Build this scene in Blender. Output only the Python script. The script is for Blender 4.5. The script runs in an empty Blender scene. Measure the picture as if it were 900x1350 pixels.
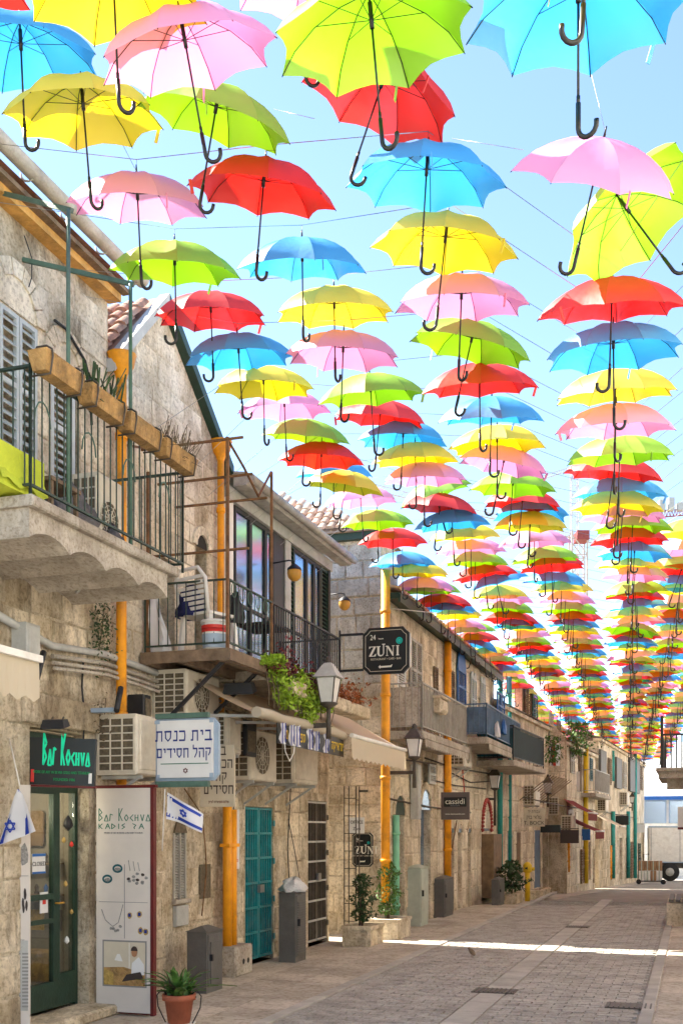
import bpy, bmesh, math, random
from mathutils import Vector, Matrix, Euler
R = math.radians
random.seed(7)
scene = bpy.context.scene
C = scene.collection
# ------------------------------------------------------------------ camera, sky, sun, exposure
F_PX, HOR, EYE = 1400.0, 1095.0, 1.75          # focal length and horizon in pixels of the 900x1350 photograph, eye height
cam_d = bpy.data.cameras.new('camera'); cam = bpy.data.objects.new('camera', cam_d); C.objects.link(cam)
cam.location = (0, 0, EYE); cam.rotation_euler = (R(90), 0, 0)
cam_d.sensor_fit = 'HORIZONTAL'; cam_d.sensor_width = 36; cam_d.lens = 36*F_PX/900
cam_d.shift_y = (HOR-675)/900; cam_d.clip_end = 6000; cam_d.clip_start = 0.05
scene.camera = cam
SUN_EL = R(46)
sun_h = Vector((-0.914, 0.405, 0)).normalized()
to_sun = Vector((sun_h.x*math.cos(SUN_EL), sun_h.y*math.cos(SUN_EL), math.sin(SUN_EL)))
w = bpy.data.worlds.new('World'); scene.world = w; w.use_nodes = True
wn = w.node_tree.nodes; wl = w.node_tree.links
bg = wn['Background']; sky = wn.new('ShaderNodeTexSky'); sky.sky_type = 'NISHITA'; sky.sun_disc = False
sky.sun_elevation = SUN_EL; sky.sun_rotation = math.atan2(to_sun.x, to_sun.y)
sky.air_density = 0.85; sky.dust_density = 0.25; sky.ozone_density = 1.0; sky.altitude = 750
wl.new(sky.outputs[0], bg.inputs[0]); bg.inputs[1].default_value = 0.078
sl = bpy.data.lights.new('sun', 'SUN'); sl.energy = 3.55; sl.angle = R(0.5); sl.color = (1, 0.93, 0.81)
sun = bpy.data.objects.new('sun', sl); C.objects.link(sun); sun.rotation_euler = to_sun.to_track_quat('Z', 'Y').to_euler()
sun.location = (20, 0, 40)
vs = scene.view_settings; vs.view_transform = 'Standard'; vs.look = 'None'; vs.exposure = 2.62; vs.gamma = 1
scene.cycles.max_bounces = 8; scene.cycles.transparent_max_bounces = 16

# ------------------------------------------------------------------ materials
def _nt(name):
    m = bpy.data.materials.new(name); m.use_nodes = True
    nt = m.node_tree
    return m, nt, nt.nodes['Principled BSDF']
def mat(name, col, rough=.65, var=.18, scale=2.5, bump=.15, bscale=40, metal=0, spec=.4, rand=0.0, dirt=None, dirtamt=.0, trans=0):
    m, nt, p = _nt(name); N, K = nt.nodes, nt.links
    geo = N.new('ShaderNodeNewGeometry')
    n1 = N.new('ShaderNodeTexNoise'); n1.inputs['Scale'].default_value = scale; n1.inputs['Detail'].default_value = 6
    n1.inputs['Roughness'].default_value = .65
    K.new(geo.outputs['Position'], n1.inputs['Vector'])
    ramp = N.new('ShaderNodeValToRGB'); e = ramp.color_ramp.elements
    e[0].position = .3; e[1].position = .72
    c = Vector(col)
    e[0].color = (*[max(0, x*(1-var*1.6)) for x in c], 1); e[1].color = (*[min(1, x*(1+var)) for x in c], 1)
    K.new(n1.outputs['Fac'], ramp.inputs[0])
    out = ramp.outputs[0]
    if rand:
        oi = N.new('ShaderNodeObjectInfo'); hs = N.new('ShaderNodeHueSaturation')
        mr = N.new('ShaderNodeMapRange'); mr.inputs[3].default_value = 1-rand; mr.inputs[4].default_value = 1+rand
        K.new(oi.outputs['Random'], mr.inputs[0]); K.new(mr.outputs[0], hs.inputs['Value']); K.new(out, hs.inputs['Color']); out = hs.outputs[0]
    if dirt:
        n2 = N.new('ShaderNodeTexNoise'); n2.inputs['Scale'].default_value = scale*.45; n2.inputs['Detail'].default_value = 9; n2.inputs['Roughness'].default_value = .72
        K.new(geo.outputs['Position'], n2.inputs['Vector'])
        r2 = N.new('ShaderNodeValToRGB'); q = r2.color_ramp.elements; q[0].position = .5; q[0].color = (0,0,0,1); q[1].position = .68; q[1].color = (dirtamt,)*3+(1,)
        K.new(n2.outputs['Fac'], r2.inputs[0])
        mx = N.new('ShaderNodeMix'); mx.data_type = 'RGBA'
        K.new(r2.outputs[0], mx.inputs[0]); K.new(out, mx.inputs[6]); mx.inputs[7].default_value = (*dirt, 1); out = mx.outputs[2]
    K.new(out, p.inputs['Base Color'])
    p.inputs['Roughness'].default_value = rough; p.inputs['Metallic'].default_value = metal; p.inputs['Specular IOR Level'].default_value = spec
    if bump:
        n3 = N.new('ShaderNodeTexNoise'); n3.inputs['Scale'].default_value = bscale; n3.inputs['Detail'].default_value = 5
        K.new(geo.outputs['Position'], n3.inputs['Vector'])
        b = N.new('ShaderNodeBump'); b.inputs['Strength'].default_value = min(1, bump*2); b.inputs['Distance'].default_value = .02
        K.new(n3.outputs['Fac'], b.inputs['Height']); K.new(b.outputs[0], p.inputs['Normal'])
    return m
def stone(name, light, mid, dark, sc=1.0, bump=.8, amt=.55):
    """weathered limestone: pale blocks, ochre runs, dark pits and soot stains"""
    m, nt, p = _nt(name); N, K = nt.nodes, nt.links
    geo = N.new('ShaderNodeNewGeometry')
    def noise(s, d=8, r=.65, stretch=None):
        n = N.new('ShaderNodeTexNoise'); n.inputs['Scale'].default_value = s*sc; n.inputs['Detail'].default_value = d; n.inputs['Roughness'].default_value = r
        if stretch:
            mp = N.new('ShaderNodeMapping'); mp.inputs['Scale'].default_value = stretch
            K.new(geo.outputs['Position'], mp.inputs[0]); K.new(mp.outputs[0], n.inputs['Vector'])
        else: K.new(geo.outputs['Position'], n.inputs['Vector'])
        return n
    a = noise(1.6); ra = N.new('ShaderNodeValToRGB'); e = ra.color_ramp.elements
    e[0].position = .40; e[0].color = (*mid, 1); e[1].position = .57; e[1].color = (*light, 1)
    K.new(a.outputs['Fac'], ra.inputs[0])
    oi = N.new('ShaderNodeObjectInfo'); hs = N.new('ShaderNodeHueSaturation'); mr = N.new('ShaderNodeMapRange')
    mr.inputs[3].default_value = .86; mr.inputs[4].default_value = 1.1
    K.new(oi.outputs['Random'], mr.inputs[0]); K.new(mr.outputs[0], hs.inputs['Value']); K.new(ra.outputs[0], hs.inputs['Color'])
    b = noise(2.3, 10, .75, (1, 1, .35)); rb = N.new('ShaderNodeValToRGB'); e = rb.color_ramp.elements
    e[0].position = .47; e[0].color = (0,0,0,1); e[1].position = .66; e[1].color = (min(1,amt*1.2),)*3+(1,)
    K.new(b.outputs['Fac'], rb.inputs[0])
    mx = N.new('ShaderNodeMix'); mx.data_type = 'RGBA'; K.new(rb.outputs[0], mx.inputs[0]); K.new(hs.outputs[0], mx.inputs[6]); mx.inputs[7].default_value = (*dark, 1)
    c = noise(22, 6, .7); rc = N.new('ShaderNodeValToRGB'); e = rc.color_ramp.elements
    e[0].position = .34; e[0].color = (.36,.31,.24,1); e[1].position = .52; e[1].color = (1,1,1,1)
    K.new(c.outputs['Fac'], rc.inputs[0])
    mm = N.new('ShaderNodeMix'); mm.data_type = 'RGBA'; mm.blend_type = 'MULTIPLY'; mm.inputs[0].default_value = .62
    K.new(mx.outputs[2], mm.inputs[6]); K.new(rc.outputs[0], mm.inputs[7]); K.new(mm.outputs[2], p.inputs['Base Color'])
    d = noise(9, 10, .7); ad = N.new('ShaderNodeMath'); ad.operation = 'ADD'; K.new(d.outputs['Fac'], ad.inputs[0]); K.new(c.outputs['Fac'], ad.inputs[1])
    bp = N.new('ShaderNodeBump'); bp.inputs['Strength'].default_value = bump; bp.inputs['Distance'].default_value = .03
    K.new(ad.outputs[0], bp.inputs['Height']); K.new(bp.outputs[0], p.inputs['Normal'])
    p.inputs['Roughness'].default_value = .9; p.inputs['Specular IOR Level'].default_value = .2
    return m
def cloth(name, col, tcol, tr=.5, sheen=.05):
    m = bpy.data.materials.new(name); m.use_nodes = True; nt = m.node_tree; N, K = nt.nodes, nt.links
    N.remove(N['Principled BSDF']); o = N['Material Output']
    d = N.new('ShaderNodeBsdfDiffuse'); t = N.new('ShaderNodeBsdfTranslucent'); x = N.new('ShaderNodeMixShader')
    g = N.new('ShaderNodeBsdfGlossy'); g.inputs['Roughness'].default_value = .55; y = N.new('ShaderNodeMixShader'); y.inputs[0].default_value = sheen
    tc = N.new('ShaderNodeTexCoord'); w_ = N.new('ShaderNodeTexNoise'); w_.inputs['Scale'].default_value = 5; w_.inputs['Detail'].default_value = 3
    K.new(tc.outputs['Object'], w_.inputs['Vector']); b = N.new('ShaderNodeBump'); b.inputs['Strength'].default_value = .35; b.inputs['Distance'].default_value = .03
    K.new(w_.outputs['Fac'], b.inputs['Height']); K.new(b.outputs[0], d.inputs['Normal']); K.new(b.outputs[0], g.inputs['Normal'])
    oi = N.new('ShaderNodeObjectInfo'); mr = N.new('ShaderNodeMapRange'); mr.inputs[3].default_value = .88; mr.inputs[4].default_value = 1.08
    K.new(oi.outputs['Random'], mr.inputs[0])
    for sh, cc in ((d, col), (t, tcol)):
        hs = N.new('ShaderNodeHueSaturation'); hs.inputs['Color'].default_value = (*cc, 1); K.new(mr.outputs[0], hs.inputs['Value']); K.new(hs.outputs[0], sh.inputs[0])
    x.inputs[0].default_value = tr
    K.new(d.outputs[0], x.inputs[1]); K.new(t.outputs[0], x.inputs[2]); K.new(x.outputs[0], y.inputs[1]); K.new(g.outputs[0], y.inputs[2]); K.new(y.outputs[0], o.inputs[0])
    return m
def glass(name, tint=(.8,.85,.85), refl=.25, rough=.02):
    m = bpy.data.materials.new(name); m.use_nodes = True; nt = m.node_tree; N, K = nt.nodes, nt.links
    N.remove(N['Principled BSDF']); o = N['Material Output']
    t = N.new('ShaderNodeBsdfTransparent'); t.inputs[0].default_value = (*tint, 1)
    g = N.new('ShaderNodeBsdfGlossy'); g.inputs['Roughness'].default_value = rough; g.inputs[0].default_value = (.60,.76,.95,1) if refl > .5 else (1,1,1,1); x = N.new('ShaderNodeMixShader')  # blue tint on strongly reflective panes stands in for reflected sky
    f = N.new('ShaderNodeLayerWeight'); f.inputs[0].default_value = .5; pw_ = N.new('ShaderNodeMath'); pw_.operation = 'POWER'; pw_.inputs[1].default_value = 4; K.new(f.outputs['Facing'], pw_.inputs[0]); a = N.new('ShaderNodeMath'); a.operation = 'MAXIMUM'; a.inputs[1].default_value = refl
    K.new(pw_.outputs[0], a.inputs[0]); K.new(a.outputs[0], x.inputs[0]); K.new(t.outputs[0], x.inputs[1]); K.new(g.outputs[0], x.inputs[2]); K.new(x.outputs[0], o.inputs[0])
    return m

M = {}
M['stone1'] = stone('limestone_old', (.84,.73,.55), (.52,.42,.28), (.14,.105,.065), 1.0, 1.0, .75)
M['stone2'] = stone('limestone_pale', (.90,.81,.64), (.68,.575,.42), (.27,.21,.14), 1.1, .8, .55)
M['stone3'] = stone('limestone_grey', (.74,.69,.60), (.54,.49,.41), (.26,.23,.18), 1.6, 1.0, .5)
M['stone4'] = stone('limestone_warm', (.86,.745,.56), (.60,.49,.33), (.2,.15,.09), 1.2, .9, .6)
M['mortar'] = stone('lime_mortar', (.82,.715,.54), (.50,.405,.27), (.14,.105,.065), 1.3, 1.0, .7)
M['mortar2'] = stone('lime_mortar_pale', (.86,.755,.58), (.62,.51,.35), (.22,.165,.105), 1.3, .9, .6)
M['concrete'] = stone('concrete', (.55,.50,.42), (.42,.37,.30), (.22,.18,.14), 1.4, .5, .5)
M['sidewalk'] = stone('sidewalk_concrete', (.56,.50,.42), (.43,.38,.31), (.25,.21,.165), .8, .3, .4)
M['road'] = stone('road_stone', (.42,.395,.36), (.34,.315,.285), (.2,.185,.165), .8, .4, .5)
M['paver'] = stone('paver_stone', (.46,.43,.39), (.37,.345,.31), (.21,.19,.17), 1.5, .5, .55)
M['joint'] = mat('paver_joint', (.31,.285,.25), .95)
M['strip'] = mat('drain_strip', (.42,.395,.355), .85, .15, 3, .2, rand=.1)
M['plaster'] = mat('bounce_plaster', (.88,.83,.74), .9, .06, 2, .1)  # colour raised to bounce more sun onto the walls opposite
M['earth'] = mat('far_ground', (.3,.26,.2), .95)
M['asphalt'] = mat('asphalt', (.12,.12,.125), .9)
M['orange'] = mat('orange_pipe_paint', (.92,.36,.01), .5, .14, 5, .1, dirt=(.30,.13,.04), dirtamt=.65)
M['tealpipe'] = mat('teal_pipe_paint', (.03,.30,.27), .5, .15, 6, .05)
M['teal'] = mat('teal_gate_paint', (.01,.24,.27), .35, .25, 5, .1, dirt=(.20,.22,.20), dirtamt=.5)
M['tealdark'] = mat('dark_teal_panel', (.01,.10,.12), .45, .2, 5, .1)
M['greenpaint'] = mat('dark_green_paint', (.018,.045,.028), .45, .2, 8, .1)
M['greenpole'] = mat('green_pole_paint', (.085,.16,.12), .5, .2, 8, .1)
M['railgreen'] = mat('dark_green_rail', (.03,.055,.04), .5, .3, 8, .2)
M['black'] = mat('black_metal', (.02,.02,.022), .5, .2, 8, .1)
M['darkmetal'] = mat('dark_bronze_metal', (.075,.06,.045), .5, .25, 8, .15)
M['rust'] = mat('rusty_metal', (.20,.10,.045), .8, .35, 9, .3)
M['grey'] = mat('grey_cabinet_paint', (.115,.11,.10), .6, .12, 6, .1)
M['lgrey'] = mat('light_grey_paint', (.45,.45,.42), .55, .12, 6, .1, dirt=(.2,.17,.12), dirtamt=.4)
M['paleg'] = mat('pale_green_grey_paint', (.44,.48,.40), .6, .1, 5, .05, dirt=(.25,.22,.15), dirtamt=.35)
M['white'] = mat('white_paint', (.78,.76,.70), .5, .08, 6, .05, dirt=(.35,.28,.2), dirtamt=.3)
M['ac'] = mat('ac_casing', (.66,.60,.48), .5, .1, 6, .05, dirt=(.33,.25,.16), dirtamt=.45)
M['acdark'] = mat('ac_coil', (.14,.11,.07), .7, .3, 30, .2)
M['board'] = mat('printed_board', (.66,.60,.53), .55, .04, 3, .02)
M['boardcream'] = mat('cream_sign_face', (.60,.53,.40), .55, .08, 3, .02)
M['signwhite'] = mat('white_sign_face', (.72,.72,.70), .45, .05, 3, .02)
M['bluegrey'] = mat('blue_grey_sign_rim', (.33,.42,.52), .5, .1, 5, .05)
M['maroon'] = mat('maroon_paint', (.12,.008,.008), .45, .15, 6, .08)
M['navy'] = mat('navy_lettering', (.015,.03,.20), .5, .02, 5, 0)
M['inkbrown'] = mat('brown_lettering', (.05,.035,.03), .6, .02, 5, 0)
M['inkgreen'] = mat('green_lettering', (.02,.16,.09), .6, .02, 5, 0)
M['brightgreen'] = mat('bright_green_lettering', (.0,.80,.42), .4, .02, 5, 0)
M['midgreen'] = mat('mid_green_lettering', (.0,.30,.08), .4, .02, 5, 0)
M['inkgrey'] = mat('grey_lettering', (.25,.24,.23), .6, .02, 5, 0)
M['signblack'] = mat('black_sign_face', (.012,.014,.013), .3, .1, 3, 0)
M['signbrown'] = mat('brown_grey_sign_face', (.12,.09,.08), .5, .08, 3, .02)
M['cream'] = mat('cream_lettering', (.75,.72,.60), .5, .02, 5, 0)
M['tealdot'] = mat('turquoise_dot', (.0,.48,.40), .5, .02, 5, 0)
M['flagwhite'] = cloth('white_flag_cloth', (.8,.8,.82), (.7,.7,.72), .25)
M['flagblue'] = cloth('blue_flag_cloth', (.01,.05,.42), (.01,.05,.4), .2)
M['awning'] = cloth('tan_awning_cloth', (.66,.54,.40), (.6,.42,.25), .35)
M['awningcream'] = cloth('cream_awning_cloth', (.66,.58,.44), (.6,.45,.25), .3)
M['awningred'] = cloth('maroon_awning_cloth', (.30,.06,.06), (.25,.04,.04), .3)
M['wood'] = mat('weathered_timber', (.20,.14,.09), .85, .3, 7, .3)
M['yellowwood'] = mat('yellow_fascia', (.62,.34,.09), .7, .25, 7, .2, dirt=(.25,.14,.05), dirtamt=.5)
M['zinc'] = mat('zinc_gutter', (.42,.40,.36), .6, .2, 6, .2, dirt=(.2,.15,.1), dirtamt=.5)
M['tile'] = mat('clay_roof_tile', (.36,.19,.13), .85, .35, 4, .3, rand=.35, dirt=(.62,.50,.40), dirtamt=.5)
M['tilepale'] = mat('pale_roof_tile', (.52,.36,.27), .85, .3, 4, .3, rand=.25, dirt=(.7,.62,.5), dirtamt=.5)
M['shutter'] = mat('pale_blue_shutter', (.50,.55,.56), .6, .1, 6, .1)
M['shuttergrey'] = mat('grey_shutter', (.40,.38,.33), .65, .15, 6, .1)
M['bluepaint'] = mat('blue_shutter_paint', (.02,.12,.38), .5, .15, 6, .1)
M['blueglass'] = mat('blue_painted_panel', (.10,.17,.27), .45, .25, 4, .1)
M['dark'] = mat('painted_interior_shade', (.02,.018,.015), .8)  # near-black colour stands in for shade inside openings
M['room'] = mat('shop_wall', (.26,.23,.18), .8)
M['glass'] = glass('shop_glass', (.88,.89,.84), .08, .03)
M['glassskytint'] = glass('reflective_glass', (.6,.66,.72), .58, .22)
M['frost'] = mat('frosted_lamp_glass', (.70,.68,.64), .35, .08, 6, 0)
M['pot'] = mat('terracotta_pot', (.42,.12,.06), .7, .15, 8, .1)
M['box'] = mat('ochre_planter_box', (.42,.25,.09), .8, .35, 7, .5, dirt=(.13,.10,.06), dirtamt=.85)
M['leaf'] = mat('green_leaf', (.09,.20,.035), .55, .5, 14, 0)
M['leafdark'] = mat('dark_green_leaf', (.028,.07,.018), .5, .5, 14, 0)
M['ivy'] = mat('lime_ivy_leaf', (.30,.46,.03), .55, .4, 10, 0)
M['redleaf'] = mat('dark_red_leaf', (.14,.02,.025), .55, .5, 14, 0)
M['rustleaf'] = mat('rust_leaf', (.33,.09,.02), .55, .5, 14, 0)
M['dryleaf'] = mat('dry_stems', (.15,.11,.065), .85, .4, 14, 0)
M['soil'] = mat('soil', (.06,.04,.025), .95)
M['lime'] = mat('lime_cushion', (.50,.58,.04), .8, .1, 4, .2)
M['plastic'] = mat('white_plastic', (.75,.73,.68), .4, .05, 4, 0)
M['navycloth'] = mat('navy_cloth', (.015,.02,.09), .9, .3, 12, .3)
M['greycloth'] = mat('grey_cloth', (.14,.13,.13), .9, .3, 12, .3)
M['redtrim'] = mat('faded_red_trim', (.42,.07,.06), .7, .3, 8, .2)
M['redplastic'] = mat('red_plastic', (.6,.03,.02), .4, .05, 4, 0)
M['bag'] = mat('white_bag', (.75,.74,.72), .35, .06, 12, .5)
M['brass'] = mat('amber_lamp', (.55,.28,.04), .4, .1, 6, 0)
M['silver'] = mat('silver_print', (.30,.29,.27), .5, .4, 60, 0)
M['gold'] = mat('gold_print', (.50,.33,.09), .5, .3, 40, 0)
M['skin'] = mat('skin_print', (.40,.20,.10), .7, .05, 5, 0)
M['yellow'] = mat('yellow_paint', (.75,.50,.02), .45, .1, 5, .05)
M['brownwood'] = mat('brown_door_wood', (.22,.14,.075), .7, .25, 6, .2)
M['ptgreen'] = mat('light_green_frame', (.20,.52,.33), .5, .1, 5, .05)
M['cardboard'] = mat('cardboard', (.36,.21,.11), .85, .15, 5, .05)
M['rubber'] = mat('rubber', (.02,.02,.02), .8)
M['cranered'] = mat('crane_red', (.28,.05,.04), .6)
M['craneyel'] = mat('crane_pale_steel', (.55,.45,.36), .6)
M['handle'] = mat('handle_plastic', (.012,.012,.013), .35, .05, 5, 0)
M['steel'] = mat('steel', (.4,.4,.4), .35, .1, 5, 0, metal=.8)
UC = {'red': ((.80,.02,.015),(.80,.01,.005)), 'blue': ((.07,.42,.82),(.02,.38,.88)), 'yellow': ((.88,.76,.05),(.84,.66,.0)),
      'pink': ((.93,.40,.66),(.92,.26,.54)), 'green': ((.34,.64,.03),(.20,.52,.0))}
for k, (a, b) in UC.items(): M['u_'+k] = cloth(k+'_umbrella_fabric', a, b, .40, .09)

# ------------------------------------------------------------------ mesh helpers
class MB:
    def __init__(s): s.v = []; s.f = []; s.sm = []
    def add(s, vs_, fs, smooth=False):
        n = len(s.v); s.v += [tuple(v) for v in vs_]; s.f += [tuple(i+n for i in f) for f in fs]; s.sm += [smooth]*len(fs)
        return s
    def box(s, x0, x1, y0, y1, z0, z1):
        return s.add([(x0,y0,z0),(x1,y0,z0),(x1,y1,z0),(x0,y1,z0),(x0,y0,z1),(x1,y0,z1),(x1,y1,z1),(x0,y1,z1)],
              [(0,3,2,1),(4,5,6,7),(0,1,5,4),(1,2,6,5),(2,3,7,6),(3,0,4,7)])
    def cbox(s, x0, x1, y0, y1, z0, z1, c=.01):
        """box with its front (-y) edges chamfered"""
        a = [(x0,y1,z0),(x1,y1,z0),(x1,y1,z1),(x0,y1,z1)]; b = [(x0,y0+c,z0),(x1,y0+c,z0),(x1,y0+c,z1),(x0,y0+c,z1)]
        d = [(x0+c,y0,z0+c),(x1-c,y0,z0+c),(x1-c,y0,z1-c),(x0+c,y0,z1-c)]
        f = [(8,9,10,11),(3,2,1,0)]
        for i in range(4):
            j = (i+1) % 4; f += [(i,j,j+4,i+4),(i+4,j+4,j+8,i+8)]
        return s.add(a+b+d, f)
    def bar(s, a, b, w_, h=None, up=(0,0,1)):
        a, b = Vector(a), Vector(b); h = h or w_; d = (b-a).normalized(); u = Vector(up)
        if abs(d.dot(u)) > .98: u = Vector((1,0,0))
        r = d.cross(u).normalized()*w_/2; t = r.cross(d).normalized()*h/2
        return s.add([a-r-t,a+r-t,a+r+t,a-r+t,b-r-t,b+r-t,b+r+t,b-r+t], [(0,1,2,3),(7,6,5,4),(0,4,5,1),(1,5,6,2),(2,6,7,3),(3,7,4,0)])
    def tube(s, pts, r, n=6, cap=True, smooth=True):
        pts = [Vector(p) for p in pts]; rs = r if isinstance(r, (list, tuple)) else [r]*len(pts); vs_ = []; pr = None
        for i, p in enumerate(pts):
            d = (pts[min(i+1, len(pts)-1)]-pts[max(i-1, 0)]).normalized()
            if pr is None: u = Vector((0,0,1)) if abs(d.z) < .9 else Vector((1,0,0)); pr = d.cross(u).normalized()
            else: pr = (pr-d*pr.dot(d)).normalized()
            q = d.cross(pr)
            for k in range(n):
                a = 2*math.pi*k/n; vs_.append(p+(pr*math.cos(a)+q*math.sin(a))*rs[i])
        fs = [(i*n+k, i*n+(k+1)%n, (i+1)*n+(k+1)%n, (i+1)*n+k) for i in range(len(pts)-1) for k in range(n)]
        s.add(vs_, fs, smooth)
        if cap: m_ = len(s.v)-len(vs_); s.f += [tuple(m_+k for k in range(n))[::-1], tuple(m_+(len(pts)-1)*n+k for k in range(n))]; s.sm += [False, False]
        return s
    def lathe(s, prof, n=12, c=(0,0,0), smooth=True):
        vs_ = [(c[0]+r*math.cos(2*math.pi*k/n), c[1]+r*math.sin(2*math.pi*k/n), c[2]+z) for r, z in prof for k in range(n)]
        return s.add(vs_, [(i*n+k, i*n+(k+1)%n, (i+1)*n+(k+1)%n, (i+1)*n+k) for i in range(len(prof)-1) for k in range(n)], smooth)
    def prism(s, poly, y0, y1):
        """polygon of (x, z) extruded along y"""
        n = len(poly); return s.add([(x,y0,z) for x,z in poly]+[(x,y1,z) for x,z in poly],
              [tuple(range(n)), tuple(range(2*n-1, n-1, -1))]+[(i, i+n, (i+1)%n+n, (i+1)%n) for i in range(n)])
    def quad(s, a, b, c, d): return s.add([a,b,c,d], [(0,1,2,3)])
    def mesh(s, name='mesh'):
        me = bpy.data.meshes.new(name); me.from_pydata(s.v, [], s.f); me.polygons.foreach_set('use_smooth', s.sm); me.update(); return me
def ob(name, me, m=None, parent=None, loc=(0,0,0), rot=(0,0,0), sc=(1,1,1), **props):
    if isinstance(me, MB): me = me.mesh(name)
    if m is not None and not me.materials: me.materials.append(M[m] if isinstance(m, str) else m)
    o = bpy.data.objects.new(name, me); C.objects.link(o); o.parent = parent; o.location = loc; o.rotation_euler = rot; o.scale = sc
    for k, v in props.items(): o[k] = v
    return o
def thing(name, label, cat, loc=(0,0,0), rz=0, group=None, kind=None, rot=None):
    o = bpy.data.objects.new(name, None); C.objects.link(o); o.location = loc; o.rotation_euler = rot or (0,0,rz); o.empty_display_size = .2
    o['label'] = label; o['category'] = cat
    if group: o['group'] = group
    if kind: o['kind'] = kind
    return o
def tag(o, label, cat, group=None):
    o['label'] = label; o['category'] = cat
    if group: o['group'] = group
    return o
def copy_thing(r, loc, rz, label, rot=None):
    c = r.copy(); C.objects.link(c); c.location = loc; c.rotation_euler = rot or (0,0,rz); c['label'] = label
    for ch in r.children:
        d = ch.copy(); C.objects.link(d); d.parent = c
        for g in ch.children: e = g.copy(); C.objects.link(e); e.parent = d
    return c
def P(px, py, Y): return Vector(((px-450)/F_PX*Y, Y, EYE+(HOR-py)/F_PX*Y))
class Frame:
    """street wall frame: s runs up the street, o out from the wall, z up. local x = s, local y = -o"""
    def __init__(f, ox, oy, slope): f.O = Vector((ox,oy,0)); d = Vector((slope,1,0)).normalized(); f.S = d; f.Q = Vector((d.y,-d.x,0)); f.ang = math.atan2(d.y, d.x)
    def pt(f, s, o, z): return f.O+f.S*s+f.Q*o+Vector((0,0,z))
    def s(f, px, o=0):
        k = (px-450)/F_PX; return (k*(f.O.y+o*f.Q.y)-(f.O.x+o*f.Q.x))/(f.S.x-k*f.S.y)
    def L(f, px, py, o=0):
        s = f.s(px, o); Y = f.O.y+s*f.S.y+o*f.Q.y; return s, EYE+(HOR-py)/F_PX*Y
FN = Frame(-2.83, 8.8, .33)
_e = FN.pt(20, .55, 0)
F5 = Frame(_e.x, _e.y, .39)
def gz(Y): return 0 if Y < 24 else -.03*(min(Y, 78)-24)
# ------------------------------------------------------------------ lettering
def text_mesh(body, size, align='CENTER', extrude=.002, sx=1.0):
    cu = bpy.data.curves.new('lettering', 'FONT'); cu.body = body; cu.size = size; cu.align_x = align; cu.extrude = extrude; cu.resolution_u = 3
    o = bpy.data.objects.new('lettering', cu); C.objects.link(o)
    dg = bpy.context.evaluated_depsgraph_get(); dg.update()
    me = bpy.data.meshes.new_from_object(o.evaluated_get(dg)); bpy.data.objects.remove(o)
    return me
def text(body, size, m, parent, x, y, z, align='CENTER', sx=1.0, name='lettering', rot=None, ext=.002):
    me = text_mesh(body, size, align, ext); me.materials.clear()
    return ob(name, me, m, parent, (x,y,z), rot or (R(90),0,0), (sx,1,1))
def strokes(lines, w_, y0=0, y1=.004):
    b = MB()
    for ln in lines:
        for (x0,z0),(x1,z1) in zip(ln, ln[1:]):
            b.bar((x0,(y0+y1)/2,z0), (x1,(y0+y1)/2,z1), w_, abs(y1-y0), up=(0,1,0))
    return b
ANG = {'B': [[(0,0),(0,2),(.55,1.35),(.1,1),(.6,.5),(0,0)]], 'a': [[(0,0),(.35,1),(.7,0),(0,0)]], 'r': [[(0,0),(.12,1.1),(.55,.95)]],
       'K': [[(0,0),(0,2)],[(.6,2),(.1,1),(.6,0)]], 'o': [[(.35,0),(0,.5),(.35,1),(.7,.5),(.35,0)]], 'c': [[(.6,1),(.05,.5),(.6,0)]],
       'h': [[(0,0),(0,1)],[(.5,0),(.5,1)],[(0,.5),(.5,.5)]], 'v': [[(0,1),(.3,0),(.6,1)]], 'A': [[(0,0),(.35,1),(.7,0)],[(.15,.4),(.55,.4)]],
       'D': [[(0,0),(0,1),(.55,.5),(0,0)]], 'I': [[(.1,0),(.1,1)]], 'S': [[(.5,1),(.05,.7),(.5,.35),(.05,0)]], '?': [[(0,1),(.5,.7),(.2,.3),(.3,0)]], 'k': [[(0,0),(0,1)],[(.5,1),(.1,.5),(.5,0)]]}
def angular(body, h, w_, wd, y0=-.004, y1=0.0, shear=0):
    ls = []; x = 0
    for ch in body:
        if ch == ' ': x += .7; continue
        for ln in ANG[ch]: ls.append([((x+a)*wd+b*h*shear, b*h) for a, b in ln])
        x += .95 if ch != 'I' else .5
    return strokes(ls, w_, y0, y1), x*wd

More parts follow.
